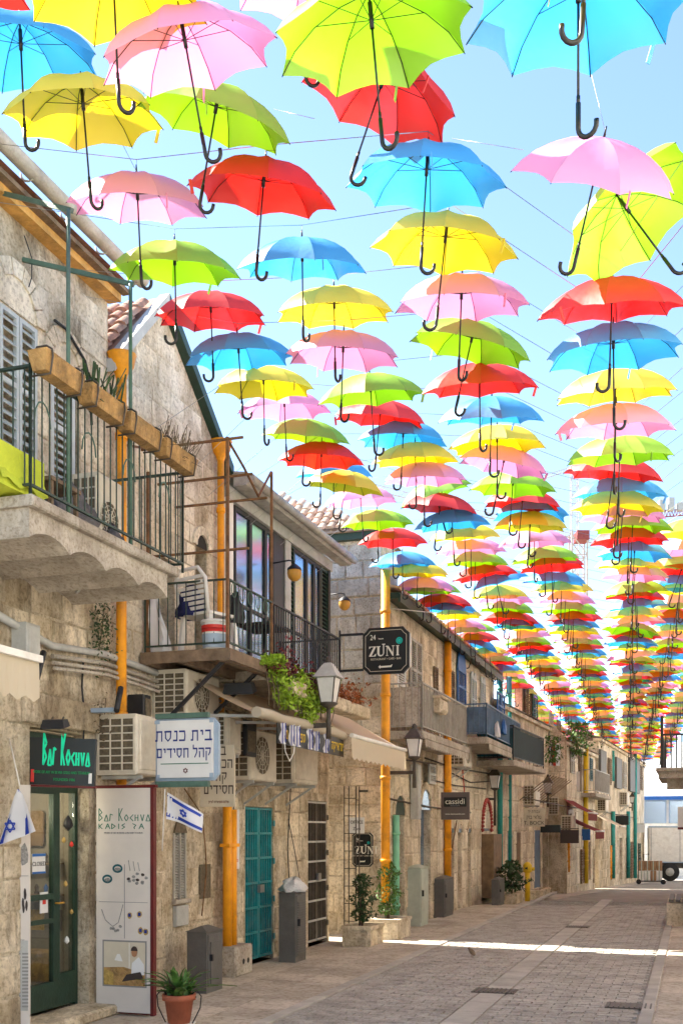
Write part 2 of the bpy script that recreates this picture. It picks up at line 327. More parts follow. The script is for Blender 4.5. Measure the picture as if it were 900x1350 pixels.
# square hebrew letters drawn as strokes in a unit height box: width, horizontal (thick) and vertical (thin) strokes
HB = {'ב': (.72, [[(.05,.93),(.58,.93)],[(0,.06),(.72,.06)]], [[(.55,.95),(.55,.06)]]), 'י': (.28, [[(.02,.93),(.22,.93)]], [[(.22,.95),(.22,.55)]]),
      'ת': (.8, [[(.12,.93),(.7,.93)],[(0,.06),(.18,.06)]], [[(.68,.95),(.68,0)],[(.2,.93),(.17,.06)]]), 'כ': (.66, [[(.0,.93),(.55,.93)],[(0,.06),(.55,.06)]], [[(.55,.95),(.6,.5),(.55,.04)]]),
      'נ': (.45, [[(.12,.93),(.38,.93)],[(0,.06),(.4,.06)]], [[(.38,.95),(.38,.06)]]), 'ס': (.74, [[(0,.93),(.7,.93)]], [[(.08,.9),(.1,.3),(.36,.02),(.62,.3),(.66,.93)]]),
      'ק': (.72, [[(0,.93),(.66,.93)]], [[(.66,.93),(.6,.5),(.4,.2)],[(.1,.62),(.1,-.35)]]), 'ה': (.72, [[(0,.93),(.66,.93)]], [[(.64,.95),(.64,0)],[(.1,.62),(.1,0)]]),
      'ל': (.62, [[(.04,.93),(.56,.93)]], [[(.06,1.32),(.06,.93)],[(.56,.93),(.5,.45),(.25,0)]]), 'ח': (.72, [[(0,.93),(.66,.93)]], [[(.64,.95),(.64,0)],[(.1,.93),(.1,0)]]),
      'ד': (.68, [[(0,.93),(.68,.93)]], [[(.54,.95),(.54,0)]]), 'ם': (.74, [[(0,.93),(.66,.93)],[(.06,.06),(.66,.06)]], [[(.1,.93),(.1,.04)],[(.62,.95),(.62,.04)]]),
      'א': (.74, [], [[(.08,.98),(.64,.02)],[(.62,.98),(.6,.62),(.42,.45)],[(.1,.02),(.12,.4),(.3,.58)]]), 'ו': (.26, [[(.0,.93),(.2,.93)]], [[(.2,.95),(.2,0)]]),
      'מ': (.78, [[(.4,.93),(.66,.93)],[(.4,.06),(.7,.06)]], [[(.05,.98),(.25,.75),(.1,0)],[(.25,.75),(.45,.95)],[(.64,.93),(.68,.06)]]), 'ר': (.62, [[(0,.93),(.54,.93)]], [[(.54,.93),(.56,0)]]),
      'פ': (.68, [[(.1,.93),(.6,.93)],[(0,.06),(.6,.06)]], [[(.6,.93),(.6,.06)],[(.12,.93),(.12,.5),(.32,.5)]]), 'ש': (.84, [[(.1,.06),(.6,.06)]], [[(.06,.98),(.14,.04)],[(.4,.98),(.36,.45),(.14,.3)],[(.76,.98),(.6,.06)]]),
      'ע': (.72, [], [[(.1,.98),(.3,.2)],[(.62,.98),(.55,.35),(.0,-.05)]]), 'ט': (.74, [[(.1,.06),(.62,.06)]], [[(.06,.96),(.1,.04)],[(.3,.93),(.62,.9),(.64,.04)]]), 'צ': (.7, [[(.0,.06),(.66,.06)]], [[(.06,.98),(.62,.06)],[(.6,.98),(.5,.6),(.36,.5)]]), 'ן': (.26, [[(0,.93),(.2,.93)]], [[(.2,.95),(.2,-.35)]])}
def hebrew(word, h, m, parent, cx, z, sx=1.0, y=-.003):
    """word in reading order (right to left), centred on cx, base line z"""
    b = MB(); ws = [.4 if c == ' ' else HB[c][0]+.2 for c in word]; x = cx+sum(ws)*h*sx/2
    for c, w_ in zip(word, ws):
        x -= w_*h*sx
        if c == ' ': continue
        for ls, th in ((HB[c][1], .17), (HB[c][2], .115)):
            for ln in ls:
                for (x0,z0),(x1,z1) in zip(ln, ln[1:]):
                    a, q = Vector((x+x0*h*sx, y, z+z0*h)), Vector((x+x1*h*sx, y, z+z1*h)); e = (q-a).normalized()*.03*h
                    b.bar(a-e, q+e, th*h, .002, up=(0,1,0))
    return ob('lettering', b, m, parent)
# ------------------------------------------------------------------ the setting: ground, road, pavements
def station(i):
    """centre-line stations up the street: (frame, s)"""
    return i
STN = [(FN, s) for s in (-12,-8,-4,-1,0,2,4,6,8,10,12,14,16,18)]+[(None, 0)]+[(F5, s) for s in (2,4,8,12,16,20,26,32,38,50)]
_m0 = FN.pt(20,0,0)
def spt(F, s, o, z):
    if F is None: p = FN.pt(20, o, 0)
    elif F is F5: p = F5.pt(s, o-.55, 0)
    else: p = FN.pt(s, o, 0)
    return (p.x, p.y, z+gz(p.y))
def strip_mesh(o0, o1, z, z1=None, side=0):
    b = MB(); vs_ = []
    for F, s in STN: vs_ += [spt(F, s, o0, z), spt(F, s, o1, z if z1 is None else z1)]
    b.add(vs_, [(2*i, 2*i+1, 2*i+3, 2*i+2) for i in range(len(STN)-1)])
    if side: 
        for e in (0, 1):
            vv = []
            for F, s in STN:
                oo = (o0, o1)[e]; vv += [spt(F, s, oo, z), spt(F, s, oo, z-side)]
            b.add(vv, [(2*i, 2*i+1, 2*i+3, 2*i+2) for i in range(len(STN)-1)])
    return b
g = MB(); ys = [-60,-20,0,10,24,40,60,78,120,300,2500]; xs = [-2500,-60,-10,0,10,30,60,2500]
g.add([(x,y,gz(y)-.06) for y in ys for x in xs], [(j*8+i, j*8+i+1, (j+1)*8+i+1, (j+1)*8+i) for j in range(len(ys)-1) for i in range(7)])
ob('ground', g, 'earth', kind='structure')
road = ob('road', strip_mesh(1.75, 5.0, -.012), 'road', kind='structure')
ob('road_joint_bed', strip_mesh(1.752, 4.998, -.008), 'joint', road)
side_l = ob('pavement', strip_mesh(-1.5, 1.75, .0, side=.05), 'sidewalk', kind='structure')
side_r = ob('pavement', strip_mesh(5.0, 9.0, .0, side=.05), 'sidewalk', kind='structure')
# joints of the pavement are thin dark recess lines: slabs laid on a darker bed
def slabs(parent, o0, o1, s0, s1, L_, W_, mname, name, z=.012, gap=.012, jit=.15):
    n = 0; s = s0; k = 0
    while s < s1:
        o = o0
        while o < o1-.05:
            wd = min(W_, o1-o)
            me = MB().box(gap/2, L_-gap/2, -wd+gap/2, -gap/2, -.03, 0).mesh(name); me.materials.append(M[mname])
            ob(name, me, None, parent, FN.pt(s, o, z+random.uniform(-.0015,.0015)), (0,0,FN.ang)); n += 1
            o += W_
        s += L_; k += 1
    return n
slabs(side_l, .62, 1.72, -1.0, 16.5, .62, .56, 'sidewalk', 'slab')
slabs(side_r, 5.12, 6.3, 2.0, 18, .8, .6, 'sidewalk', 'slab')
# kerb stones along both road edges
kme = [MB().cbox(.005, .795+d, -.06, .06, -.05, .0, .006).mesh('kerb_stone') for d in (0, .002)]
for me in kme: me.materials.append(M['strip'])
for par, o in ((side_l, 1.76), (side_r, 5.04)):
    for i in range(30):
        ob('kerb_stone', kme[i % 2], None, par, FN.pt(-1+i*.8, o, .016), (0,0,FN.ang))
# drain strip of flat stones up the middle of the road
dme = MB().cbox(.006, .594, -.13, .13, -.03, 0, .004).mesh('strip_stone'); dme.materials.append(M['strip'])
for i in range(34): ob('strip_stone', dme, None, road, FN.pt(-.4+i*.6, 3.42, .006), (0,0,FN.ang))
# cobbled pavers: nearest ones each a part, the rest one mesh
PW, PL = .225, .118
pv = []
for side, (a, b_) in enumerate(((1.84, 3.27), (3.57, 4.96))):
    r = 0; s = .3
    while s < 19.5:
        o = a - (PW/2 if r % 2 else 0)
        while o < b_:
            o0, o1 = max(o, a), min(o+PW, b_)
            if o1-o0 > .05: pv.append((s, o0, o1))
            o += PW
        s += PL; r += 1
pv.sort(key=lambda q: q[0])
pme = MB().box(.004, PL-.004, -.5, .5, -.02, 0); pme.v = [(x + (.003 if z > -.01 and x < .05 else (-.003 if z > -.01 else 0)), y*(.985 if z > -.01 else 1), z) for x, y, z in pme.v]
pme = pme.mesh('paver'); pme.materials.append(M['paver'])
for s, o0, o1 in pv[:295]:
    ob('paver', pme, None, road, FN.pt(s, (o0+o1)/2, .004+random.uniform(-.002,.003)), (random.uniform(-.012,.012), 0, FN.ang), (1, o1-o0-.008, 1))
rest = MB()
for s, o0, o1 in pv[295:]:
    z = .004+random.uniform(-.003,.004); t = .003
    a_ = [FN.pt(s+.004, o0+.004, -.02), FN.pt(s+PL-.004, o0+.004, -.02), FN.pt(s+PL-.004, o1-.004, -.02), FN.pt(s+.004, o1-.004, -.02)]
    c_ = [FN.pt(s+.004+t, o0+.004+t, z), FN.pt(s+PL-.004-t, o0+.004+t, z), FN.pt(s+PL-.004-t, o1-.004-t, z), FN.pt(s+.004+t, o1-.004-t, z)]
    for q in c_: q.z += gz(q.y)+random.uniform(-.0012,.0012)
    rest.add(a_+c_, [(7,6,5,4),(0,1,5,4),(1,2,6,5),(2,3,7,6),(3,0,4,7)])
ob('cobbles', rest, 'paver', road, kind='stuff')
# drain covers
for i, (px, py, wd, lab) in enumerate([(652,1308,.46,'dark iron drain cover on the drain strip in the middle of the road'),(830,1328,.46,'dark iron drain cover near the right edge of the road'),(761,1223,.4,'small far iron drain cover on the drain strip')]):
    Y = EYE*F_PX/(py-HOR); p = P(px, py, Y)
    t = thing('drain_cover', lab, 'drain cover', (p.x, p.y, .0), FN.ang, 'iron drain covers in the road')
    b = MB().box(-.16,.16,-wd/2,wd/2,.004,.014); ob('rim', b, 'darkmetal', t)
    for k in range(9): ob('grate_bar', MB().box(-.14,.14,-wd/2+.03+k*(wd-.06)/8-.008,-wd/2+.03+k*(wd-.06)/8+.008,.014,.022), 'grey', t)

# ------------------------------------------------------------------ umbrellas
def canopy_mesh(Rr=.5, h=.235, rings=6, sub=4):
    b = MB(); A = R(66)
    for p in range(8):
        vs_ = []
        for j in range(rings+1):
            t = j/rings; a = A*t; r = Rr*math.sin(a)/math.sin(A); z = -h*(1-math.cos(a))/(1-math.cos(A))
            for k in range(sub+1):
                u = k/sub; th = math.pi/4*(p+u); c = math.sin(math.pi*u)
                chord = math.cos(math.pi/8)/math.cos(math.pi/4*(u-.5))
                rr = r*chord*(1-.085*c*t**3); zz = z*(1+.0*c)-.012*c*math.sin(math.pi*t)+.022*c*t**4
                vs_.append((rr*math.cos(th), rr*math.sin(th), zz))
        n = sub+1
        b.add(vs_, [(j*n+k, (j+1)*n+k, (j+1)*n+k+1, j*n+k+1) for j in range(rings) for k in range(sub)], True)
    return b
def ribpt(t, th, dz=0, Rr=.5, h=.235):
    A = R(66); a = A*t; r = Rr*math.sin(a)/math.sin(A); return (r*math.cos(th), r*math.sin(th), -h*(1-math.cos(a))/(1-math.cos(A))-dz)
CAN = {}
for k in UC: CAN[k] = canopy_mesh().mesh(k+'_canopy'); CAN[k].materials.append(M['u_'+k])
STRAP = {}
for k in UC:
    x0, _, z0 = ribpt(.97, 0, 0); STRAP[k] = MB().bar((x0-.01,.06,z0+.012), (x0-.035,.07,z0-.075), .004, .022, up=(1,0,0)).mesh('strap'); STRAP[k].materials.append(M['u_'+k])
rib_me = MB().tube([ribpt(t, 0, .006) for t in (0,.25,.5,.75,1)], .0028, 4).tube([(.012,0,-.13), ribpt(.48,0,.008)], .0022, 4).mesh('rib'); rib_me.materials.append(M['handle'])
fr = MB()
for q in range(8): fr.tube([ribpt(t, math.pi/4*q, .006) for t in (0,.33,.66,1)], .0028, 3)
frame_me = fr.mesh('rib_frame'); frame_me.materials.append(M['handle'])
shaft_me = MB().tube([(0,0,-.01),(0,0,-.6)], .0062, 6).tube([(0,0,-.05),(0,0,-.17)], .0125, 6).tube([(0,0,-.56),(0,0,-.6)], .009, 6).mesh('shaft'); shaft_me.materials.append(M['handle'])
tip_me = MB().tube([(0,0,-.01),(0,0,.03),(0,0,.055)], [.009,.006,.004], 6).mesh('tip'); tip_me.materials.append(M['handle'])
hp = [(0,0,-.59),(0,0,-.70)]+[(.042-.042*math.cos(a), 0, -.70-.045*math.sin(a)) for a in [R(x) for x in (20,45,70,90,115,140,165,180)]]+[(.084,0,-.682)]
handle_me = MB().tube(hp, .0115, 7).mesh('handle'); handle_me.materials.append(M['handle'])
ORD = ['first','second','third','fourth','fifth','sixth','seventh','eighth','ninth','tenth','eleventh','twelfth','thirteenth','fourteenth','fifteenth','sixteenth','seventeenth','eighteenth']
COLN = {'A': 'leftmost line', 'B': 'second line from the left', 'C': 'third line from the left', 'D': 'fourth line from the left', 'E': 'fifth line from the left', 'F': 'rightmost line'}
ulist = []   # (depth, px, py_apex, colour, label, tilt, roll, hookyaw, column)
CY = ['red','blue','yellow','pink','green']
near = [ # px, apex y, width, colour, tilt, roll(handle dx in degrees to the right), label
 (-48,-48,170,'red',14,0,'red umbrella cut off in the top left corner of the photo'),
 (26,26,206,'blue',13,-1,'blue umbrella at the left edge above a yellow one, its handle hooking right'),
 (148,-62,246,'yellow',14,0,'large yellow umbrella cut by the top edge, right of the corner red one'),
 (237,16,236,'pink',18,10,'large pink umbrella near the top left with patterned shade and a long slanting handle'),
 (107,106,202,'yellow',14,2,'yellow umbrella at upper left below the blue one'),
 (290,110,203,'green',19,-14,'green umbrella half hidden behind the large pink one, handle slanting left'),
 (407,-76,220,'pink',14,-2,'pink umbrella barely seen at the top edge above the large green one'),
 (486,-12,262,'green',9,6,'largest lime green umbrella at the top centre showing its ribs'),
 (514,78,214,'red',8,-20,'red umbrella tilted behind the large lime green one, handle slanting left'),
 (762,-52,290,'blue',9,2,'largest blue umbrella at the top right'),
 (796,180,222,'pink',37,-9,'pale pink umbrella at upper right tilted to show its outside'),
 (812,256,200,'green',-15,28,'lime green umbrella at the right edge tipped so its ribs and inside show'),
 (780,-205,330,'yellow',6,-2,'umbrella above the top edge at right, only its black handle in view'),
]
for px, py, wd, c, ti, ro, lab in near: ulist.append([F_PX/wd, px, py, c, lab, ti, ro, None, None])
expl = {
 'A': [(180,228,183),(230,318,167),(277,385,147),(313,440,142),(347,483,131),(374,515,119),(405,552,113),(424,583,111),(440,604,103),(457,620,105),(474,641,96)],
 'B': [(350,210,191),(398,313,167),(440,378,155),(453,437,151),(487,492,138),(503,526,122),(532,556,116),(547,583,113),(560,609,110),(568,632,98),(582,650,99),(595,672,97)],
 'C': [(564,193,205),(590,285,189),(609,362,175),(627,423,160),(632,478,148),(648,522,136),(655,561,125),(668,589,120),(677,621,110),(690,644,102),(700,660,98),(699,674,98),(704,697,92)],
 'D': [(807,365,188),(808,428,176),(811,485,157),(812,532,152),(817,573,139),(812,599,126),(818,627,119),(815,646,117)]}
start = {'A': 3, 'B': 0, 'C': 1, 'D': 0}
cnt = {}
def put(col, d, X, H, ci, px=None, py=None):
    c = CY[ci % 5]; n = cnt.get((col, c), 0); cnt[(col, c)] = n+1
    if px is None: px = 450+F_PX*X/d; py = HOR-F_PX*H/d
    lab = '%s %s umbrella of the %s, counted from the camera' % (ORD[n], c, COLN[col])
    ulist.append([d, px, py, c, lab, None, None, None, col])
for col, L_ in expl.items():
    ci = start[col]
    for px, py, wd in L_: put(col, F_PX/wd, 0, 0, ci, px, py); ci += 1
    d = F_PX/L_[-1][2]; X = (L_[-1][0]-450)/F_PX*d; H = (HOR-L_[-1][1])/F_PX*d
    tH = {'A': 4.38, 'B': 4.38, 'C': 4.22, 'D': 4.08}[col]; tX = {'A': .59, 'B': 1.77, 'C': 3.0, 'D': 4.2}[col]
    while d < 61:
        d += random.uniform(.66, .78); H += (tH-H)*.3; X0 = tX+.275*(d-15.9); X = X+.275*.72+(X0-X)*.3
        put(col, d, X+random.gauss(0,.03), H+random.gauss(0,.035), ci); ci += 1
for col, d, off, H, ci in (('E', 14.3, .98, 4.22, 2), ('F', 27.0, 1.98, 4.35, 0)):
    while d < 61:
        put(col, d, 4.2+.275*(d-15.9)+off+random.gauss(0,.03), H+random.gauss(0,.035), ci); ci += 1; d += random.uniform(.66, .78)
ulist.sort(key=lambda q: q[0])
hidden = lambda q: False
far = MB(); far_m = []; n_ind = 0; TIPS = []
for q in ulist:
    d, px, py, c, lab, ti, ro, hy, col = q
    p = P(px, py, d); el = math.atan2(p.z-EYE, d)
    if ti is None: ti = math.degrees(el)*.58+random.gauss(0,2.2); ro = random.gauss(0,3.2) if random.random() < .93 else random.gauss(0,11)
    yaw = random.uniform(0, 2*math.pi)
    if col and d > 16:
        kf = .11*min(1, (d-16)/22); xc = 3.0+.275*(d-15.9); p.x = xc+(p.x-xc)*(1-kf)
    q_rot = Euler((0, R(-ro), 0)).to_matrix() @ Euler((R(ti), 0, 0)).to_matrix()
    spin = Matrix.Rotation(yaw, 3, 'Z'); hook = random.choice((0, 0, math.pi, R(35), R(-40), R(160))) + random.gauss(0,.3)
    TIPS.append((col, d, p))
    if n_ind < 297:
        n_ind += 1
        t = thing('umbrella', lab, 'umbrella', p, 0, 'colourful umbrellas hung over the street', rot=(q_rot).to_euler()); t.scale = ((1.045+.09*min(1, max(0, (d-14)/8))),)*2+(1.0,)
        ob('canopy', CAN[c], None, t, rot=(0,0,yaw))
        ob('shaft', shaft_me, None, t); ob('handle', handle_me, None, t, rot=(0,0,hook)); ob('tip', tip_me, None, t)
        if d < 13.2:
            for k in range(8): ob('rib', rib_me, None, t, rot=(0,0,yaw+k*math.pi/4))
            ob('strap', STRAP[c], None, t, rot=(0,0,yaw+math.pi/4*random.randrange(8)))
        else: ob('rib_frame', frame_me, None, t, rot=(0,0,yaw))
    else:
        mt = Matrix.Translation(p) @ q_rot.to_4x4() @ Matrix.Diagonal((1.14,1.14,1,1))
        for me, mi, rz in ((CAN[c], CY.index(c), yaw), (shaft_me, 5, 0), (handle_me, 5, hook)):
            mm = mt @ Matrix.Rotation(rz, 4, 'Z'); far.add([mm @ v.co for v in me.vertices], [tuple(f.vertices) for f in me.polygons], True); far_m += [mi]*len(me.polygons)
fme = far.mesh('far_umbrellas')
for k in CY: fme.materials.append(M['u_'+k])
fme.materials.append(M['handle']); fme.polygons.foreach_set('material_index', far_m)
o = ob('far_umbrellas', fme, kind='stuff'); tag(o, 'far end of the umbrella canopy where the small colourful umbrellas merge into bands', 'umbrellas')
# hanging wires: one across the street over each row
rows = {}
for col, d, p in TIPS:
    if col: rows.setdefault(col, []).append(p)
for k in rows: rows[k].sort(key=lambda v: v.y)
sp = []
for i in range(26):
    pts = [rows[k][i]+Vector((0,0,.10)) for k in 'ABCD' if i < len(rows[k])]
    F_, s_ = FN, 0
    y0 = pts[0].y; s0 = (y0-8.8)/.9496 + .2
    pts = [FN.pt(s0, -.02 if s0 < 9.4 else .5, min(pts[0].z+.35, 6.9 if s0 < 1.8 else 5.7))]+pts+[FN.pt(s0-1.2, 6.35, pts[-1].z+.45)]
    wire = MB().tube(pts, .0032, 3, smooth=False)
    for p in pts[1:-1]: wire.tube([p, p-Vector((0,0,.06))], .0022, 3, smooth=False)
    o = ob('wire', wire, 'steel'); tag(o, 'thin steel wire across the street carrying the %s row of umbrellas from the camera' % (ORD[i] if i < 18 else ['nineteenth','twentieth','twenty first','twenty second','twenty third','twenty fourth','twenty fifth','twenty sixth'][i-18]), 'wire', 'wires the umbrellas hang from')
# cords up to the near tips
for px0,py0,px1,py1,d,lab in ((160,187,180,226,7.8,'thin cord rising left from the tip of the first leftmost pink umbrella'),(778,92,799,178,7.2,'thin cord between the largest blue umbrella and the pale pink one'),(360,143,415,156,7.6,'taut thin wire between the half hidden green and the tilted red umbrella'),(596,182,690,197,7.4,'taut thin wire left of the pale pink umbrella')):
    tag(ob('cord', MB().tube([P(px0,py0,d),P(px1,py1,d-.3)], .0025, 3), 'steel'), lab, 'cord')
# ------------------------------------------------------------------ walls and their stones
def wall_mesh(s0, s1, z0, z1, o, ops, depth=.22):
    """front face with real openings and reveals; ops = (s0, s1, z0, z1)"""
    b = MB(); xs = sorted({s0, s1}|{min(max(v, s0), s1) for q in ops for v in q[:2]}); zs = sorted({z0, z1}|{min(max(v, z0), z1) for q in ops for v in q[2:4]})
    y = -o
    for x0, x1 in zip(xs, xs[1:]):
        for a, c in zip(zs, zs[1:]):
            cx, cz = (x0+x1)/2, (a+c)/2
            if any(q[0] < cx < q[1] and q[2] < cz < q[3] for q in ops): continue
            b.quad((x0,y,a),(x1,y,a),(x1,y,c),(x0,y,c))
    for q in ops:
        x0, x1, a, c = q[:4]; d = y+depth
        b.quad((x0,y,a),(x0,d,a),(x0,d,c),(x0,y,c)); b.quad((x1,y,a),(x1,y,c),(x1,d,c),(x1,d,a))
        b.quad((x0,y,c),(x0,d,c),(x1,d,c),(x1,y,c)); b.quad((x0,y,a),(x1,y,a),(x1,d,a),(x0,d,a))
    return b
SV = []
for i in range(6):
    rr = random.Random(i); j = lambda: rr.uniform(.008, .035)
    a = [(j(),0,j()),(1-j(),0,j()),(1-j(),0,1-j()),(j(),0,1-j())]; k_ = [(x,-.008,z) for x,_,z in a]
    c_ = [(.5+(x-.5)*.93, -.016+rr.uniform(-.005,.003), .5+(z-.5)*.88) for x,_,z in a]
    SV.append(MB().add(a+k_+c_, [(8,9,10,11)]+[(i_, (i_+1)%4, (i_+1)%4+4, i_+4) for i_ in range(4)]+[(i_+4, (i_+1)%4+4, (i_+1)%4+8, i_+8) for i_ in range(4)]))
SM = {}
def stone_mesh(i, m):
    if (i, m) not in SM: SM[(i, m)] = SV[i].mesh('stone'); SM[(i, m)].materials.append(M[m])
    return SM[(i, m)]
def stones(parent, s0, s1, z0, z1, o, ops, cw, ch, m, cap=290, proud=1.0, rot=0, skip=.0, top=None):
    n = 0; z = z0
    while z < z1-.08 and n < cap:
        h = min(ch*random.uniform(.85, 1.15), z1-z); x = s0
        while x < s1-.02 and n < cap:
            wd = cw*random.uniform(.6, 1.4)
            if s1-x-wd < cw*.4: wd = s1-x
            x1 = min(x+wd, s1); cut = False
            for q in ops:
                if q[2]-.0 < z+h and q[3] > z and q[0] < x1 and q[1] > x:
                    if x < q[0]-.06: x1 = q[0]
                    else: cut = True; x1n = q[1]
            if top and z+h > top((x+x1)/2)-.1: cut = True; x1n = x1
            if cut: x = max(x1n, x+.02); continue
            if x1-x > .05 and random.random() >= skip:
                ob('stone', stone_mesh(random.randrange(6), m), None, parent, (x+.005, -o, z+.005), (0,0,0), (x1-x-.01, proud*random.uniform(.6,1.5), h-.01)); n += 1
            x = x1
        z += h
    return n
def body(s0, s1, z0, z1, o, back=5, lip=.23):
    return MB().box(s0, s1, -o+lip, back, z0, z1)
def arch(parent, cx, z, r, o, m, thick=.16, n=7, dep=.05, name='arch_stone'):
    for i in range(n):
        a0, a1 = math.pi*i/n+.02, math.pi*(i+1)/n-.02
        poly = [(cx+r*math.cos(a0), z+r*math.sin(a0)), (cx+(r+thick)*math.cos(a0), z+(r+thick)*math.sin(a0)), (cx+(r+thick)*math.cos(a1), z+(r+thick)*math.sin(a1)), (cx+r*math.cos(a1), z+r*math.sin(a1))]
        ob(name, MB().prism(poly, -o-dep, -o), m, parent)
def archfill(cx, z, r, y0, y1, n=10):
    return MB().prism([(cx+r*math.cos(math.pi*i/n), z+r*math.sin(math.pi*i/n)) for i in range(n+1)], y0, y1)
def shutter(parent, x0, x1, z0, z1, y, m='shutter', nsl=14, name='shutter', leaf=1, arched=False, label=None):
    wd = (x1-x0)/leaf
    for l in range(leaf):
        a, c = x0+l*wd+.006, x0+(l+1)*wd-.006; f = .05 if wd > .35 else .035
        fr_ = MB().box(a, a+f, y-.035, y, z0, z1).box(c-f, c, y-.035, y, z0, z1).box(a+f, c-f, y-.035, y, z0, z0+f).box(a+f, c-f, y-.035, y, z1-f, z1).box(a+f, c-f, y-.035, y, (z0+z1)/2-f/2, (z0+z1)/2+f/2)
        p = ob(name, fr_, m, parent)
        if label: p['label'] = label
        if arched: ob('arch_head', archfill((a+c)/2, z1, (c-a)/2, y-.03, y-.005), m, p)
        h = (z1-z0-2*f)/nsl; sl_ = MB().bar((a+f, -.012+y, 0), (c-f, -.012+y, 0), h*.92, .008, up=(0,-.75,.66)).mesh('slat'); sl_.materials.append(M[m])
        for i in range(nsl): ob('slat', sl_, None, p, (0, 0, z0+f+h*(i+.5)))
def dark_back(parent, ops, o, depth=.21, m='dark'):  # flat near-black sheets painted for the unlit inside of openings
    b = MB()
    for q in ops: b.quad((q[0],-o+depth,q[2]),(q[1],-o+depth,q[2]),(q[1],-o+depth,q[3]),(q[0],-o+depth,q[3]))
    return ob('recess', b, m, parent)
def root(name, label, cat='building', F=FN, z=0): return thing(name, label, cat, F.pt(0,0,z), F.ang)

# ---- building 1: old stone house with the jewellery shop, s -3.2 .. 1.79
s_door0, s_door1 = FN.s(39), FN.s(117)
h1 = root('stone_house', 'old rough limestone house at the left edge with the jewellery shop and stone balcony')
E1 = FN.s(142)
sw = [(FN.s(-8), FN.s(46), 4.1, 6.12), (FN.s(67), FN.s(103), 4.1, 5.95)]
ops1 = [(s_door0, s_door1, 0, 2.66)]+sw
ob('wall', wall_mesh(-3.2, E1, -.05, 6.95, 0, ops1), 'mortar', h1)
bod = MB().box(-3.2, E1, 1.2, 6, -.05, 6.95).box(-3.2, s_door0-.06, .22, 1.2, -.05, 6.95).box(s_door1+.06, E1, .22, 1.2, -.05, 6.95).box(s_door0-.06, s_door1+.06, .22, 1.2, 2.72, 6.95)
ob('body', bod, 'mortar', h1)
stones(h1, -.6, E1-.01, 4.12, 6.9, 0, [(q[0]-.03,q[1]+.03,q[2],q[3]+.55) for q in sw], .46, .27, 'stone2', 130, .22)
stones(h1, -.6, E1-.01, .05, 4.1, 0, [(s_door0-.12, s_door1+.1, -1, 2.95)], .50, .33, 'stone1', 130, .7, skip=.3)
for q in sw:
    cx, r = (q[0]+q[1])/2, (q[1]-q[0])/2; arch(h1, cx, q[3]+.03, r, 0, 'stone2', .14, 7, .03)
    ob('arch_infill', archfill(cx, q[3]+.03, r, -.012, .0), 'stone2', h1)
    wd = q[1]-q[0]; zz = [4.12, 4.9, q[3]-.02]
    for a, c in zip(zz, zz[1:]): shutter(h1, q[0]+.02, q[1]-.02, a, c, .05 if q is sw[1] else -.01, 'shutter', 13, leaf=2 if wd > .5 else 1)
ob('lintel', MB().cbox(s_door0-.14, s_door1+.1, -.06, .0, 2.68, 2.95), 'stone1', h1)
ob('doorstep', MB().cbox(s_door0-.1, s_door1+.42, -.28, .1, 0, .1, .02), 'stone4', h1)
ob('fascia', MB().box(-3.3, E1+.02, -.14, .0, 6.93, 7.08), 'yellowwood', h1)
ob('soffit', MB().box(-3.3, E1+.05, -.22, -.14, 7.0, 7.04), 'wood', h1)
gut = MB(); prof = [(-.16+.075*math.cos(a), .075*math.sin(a)) for a in [math.pi*(1+i/8) for i in range(9)]]
vs_ = [(x, -.28+yy, 7.16+zz) for x in (-3.3, E1+.12) for yy, zz in [(p_[0]+.12, p_[1]) for p_ in prof]]
gut.add(vs_, [(i, i+1, i+10, i+9) for i in range(8)], True).add([(E1+.12, -.28+p_[0]+.12, 7.16+p_[1]) for p_ in prof], [tuple(range(9))])
ob('gutter', gut, 'zinc', h1)
for i in range(9): ob('gutter_bracket', MB().tube([(-2.9+i*.58, -.28+.08*math.cos(a), 7.16+.08*math.sin(a)) for a in [math.pi*(1+q_/6) for q_ in range(7)]], .01, 4), 'zinc', h1)
ob('roof', MB().add([(-3.3,-.2,7.12),(E1+.05,-.2,7.12),(E1+.05,3,8.1),(-3.3,3,8.1)], [(0,1,2,3)]).add([(-3.3,-.2,7.06),(E1+.05,-.2,7.06),(E1+.05,3,8.04),(-3.3,3,8.04)], [(3,2,1,0)]), 'tile', h1)
# ---- shop door, transom, interior
d = thing('shop_door', 'dark green glazed shop door under the black jewellery sign', 'door', FN.pt(s_door0, -.16, 0), FN.ang)
W_ = s_door1-s_door0; dw = W_*.62
fm = MB().box(0,.05,-.04,.03,.1,2.2).box(W_-.05,W_,-.04,.03,.1,2.6).box(0,.05,-.04,.03,2.2,2.6).box(.05,W_-.05,-.04,.03,2.17,2.23).box(.05,W_-.05,-.04,.03,2.57,2.63)
ob('frame', fm, 'greenpaint', d)
lf = MB().box(.055,.12,-.05,0,.12,2.15).box(dw-.06,dw,-.05,0,.12,2.15).box(.12,dw-.06,-.05,0,.12,.36).box(.12,dw-.06,-.05,0,2.08,2.15).box(.12,dw-.06,-.05,0,1.12,1.17).box(.12,dw-.06,-.05,0,.9,.94)
lf = ob('door_leaf', lf, 'greenpaint', d)
for a, c in ((.36,.9),(.94,1.12),(1.17,2.08)): ob('pane', MB().box(.12,dw-.06,-.028,-.022,a,c), 'glass', lf)
ob('handle', MB().tube([(dw-.03,-.05,1.08),(dw-.03,-.09,1.08),(dw+.05,-.09,1.08)], .01, 6), 'brass', lf)
ff = ob('side_light', MB().box(dw+.005,dw+.05,-.045,0,.12,2.15).box(dw+.05,W_-.055,-.045,0,.12,.42).box(dw+.05,W_-.055,-.045,0,2.1,2.15), 'greenpaint', d)
ob('pane', MB().box(dw+.05,W_-.055,-.025,-.02,.42,2.1), 'glass', ff)
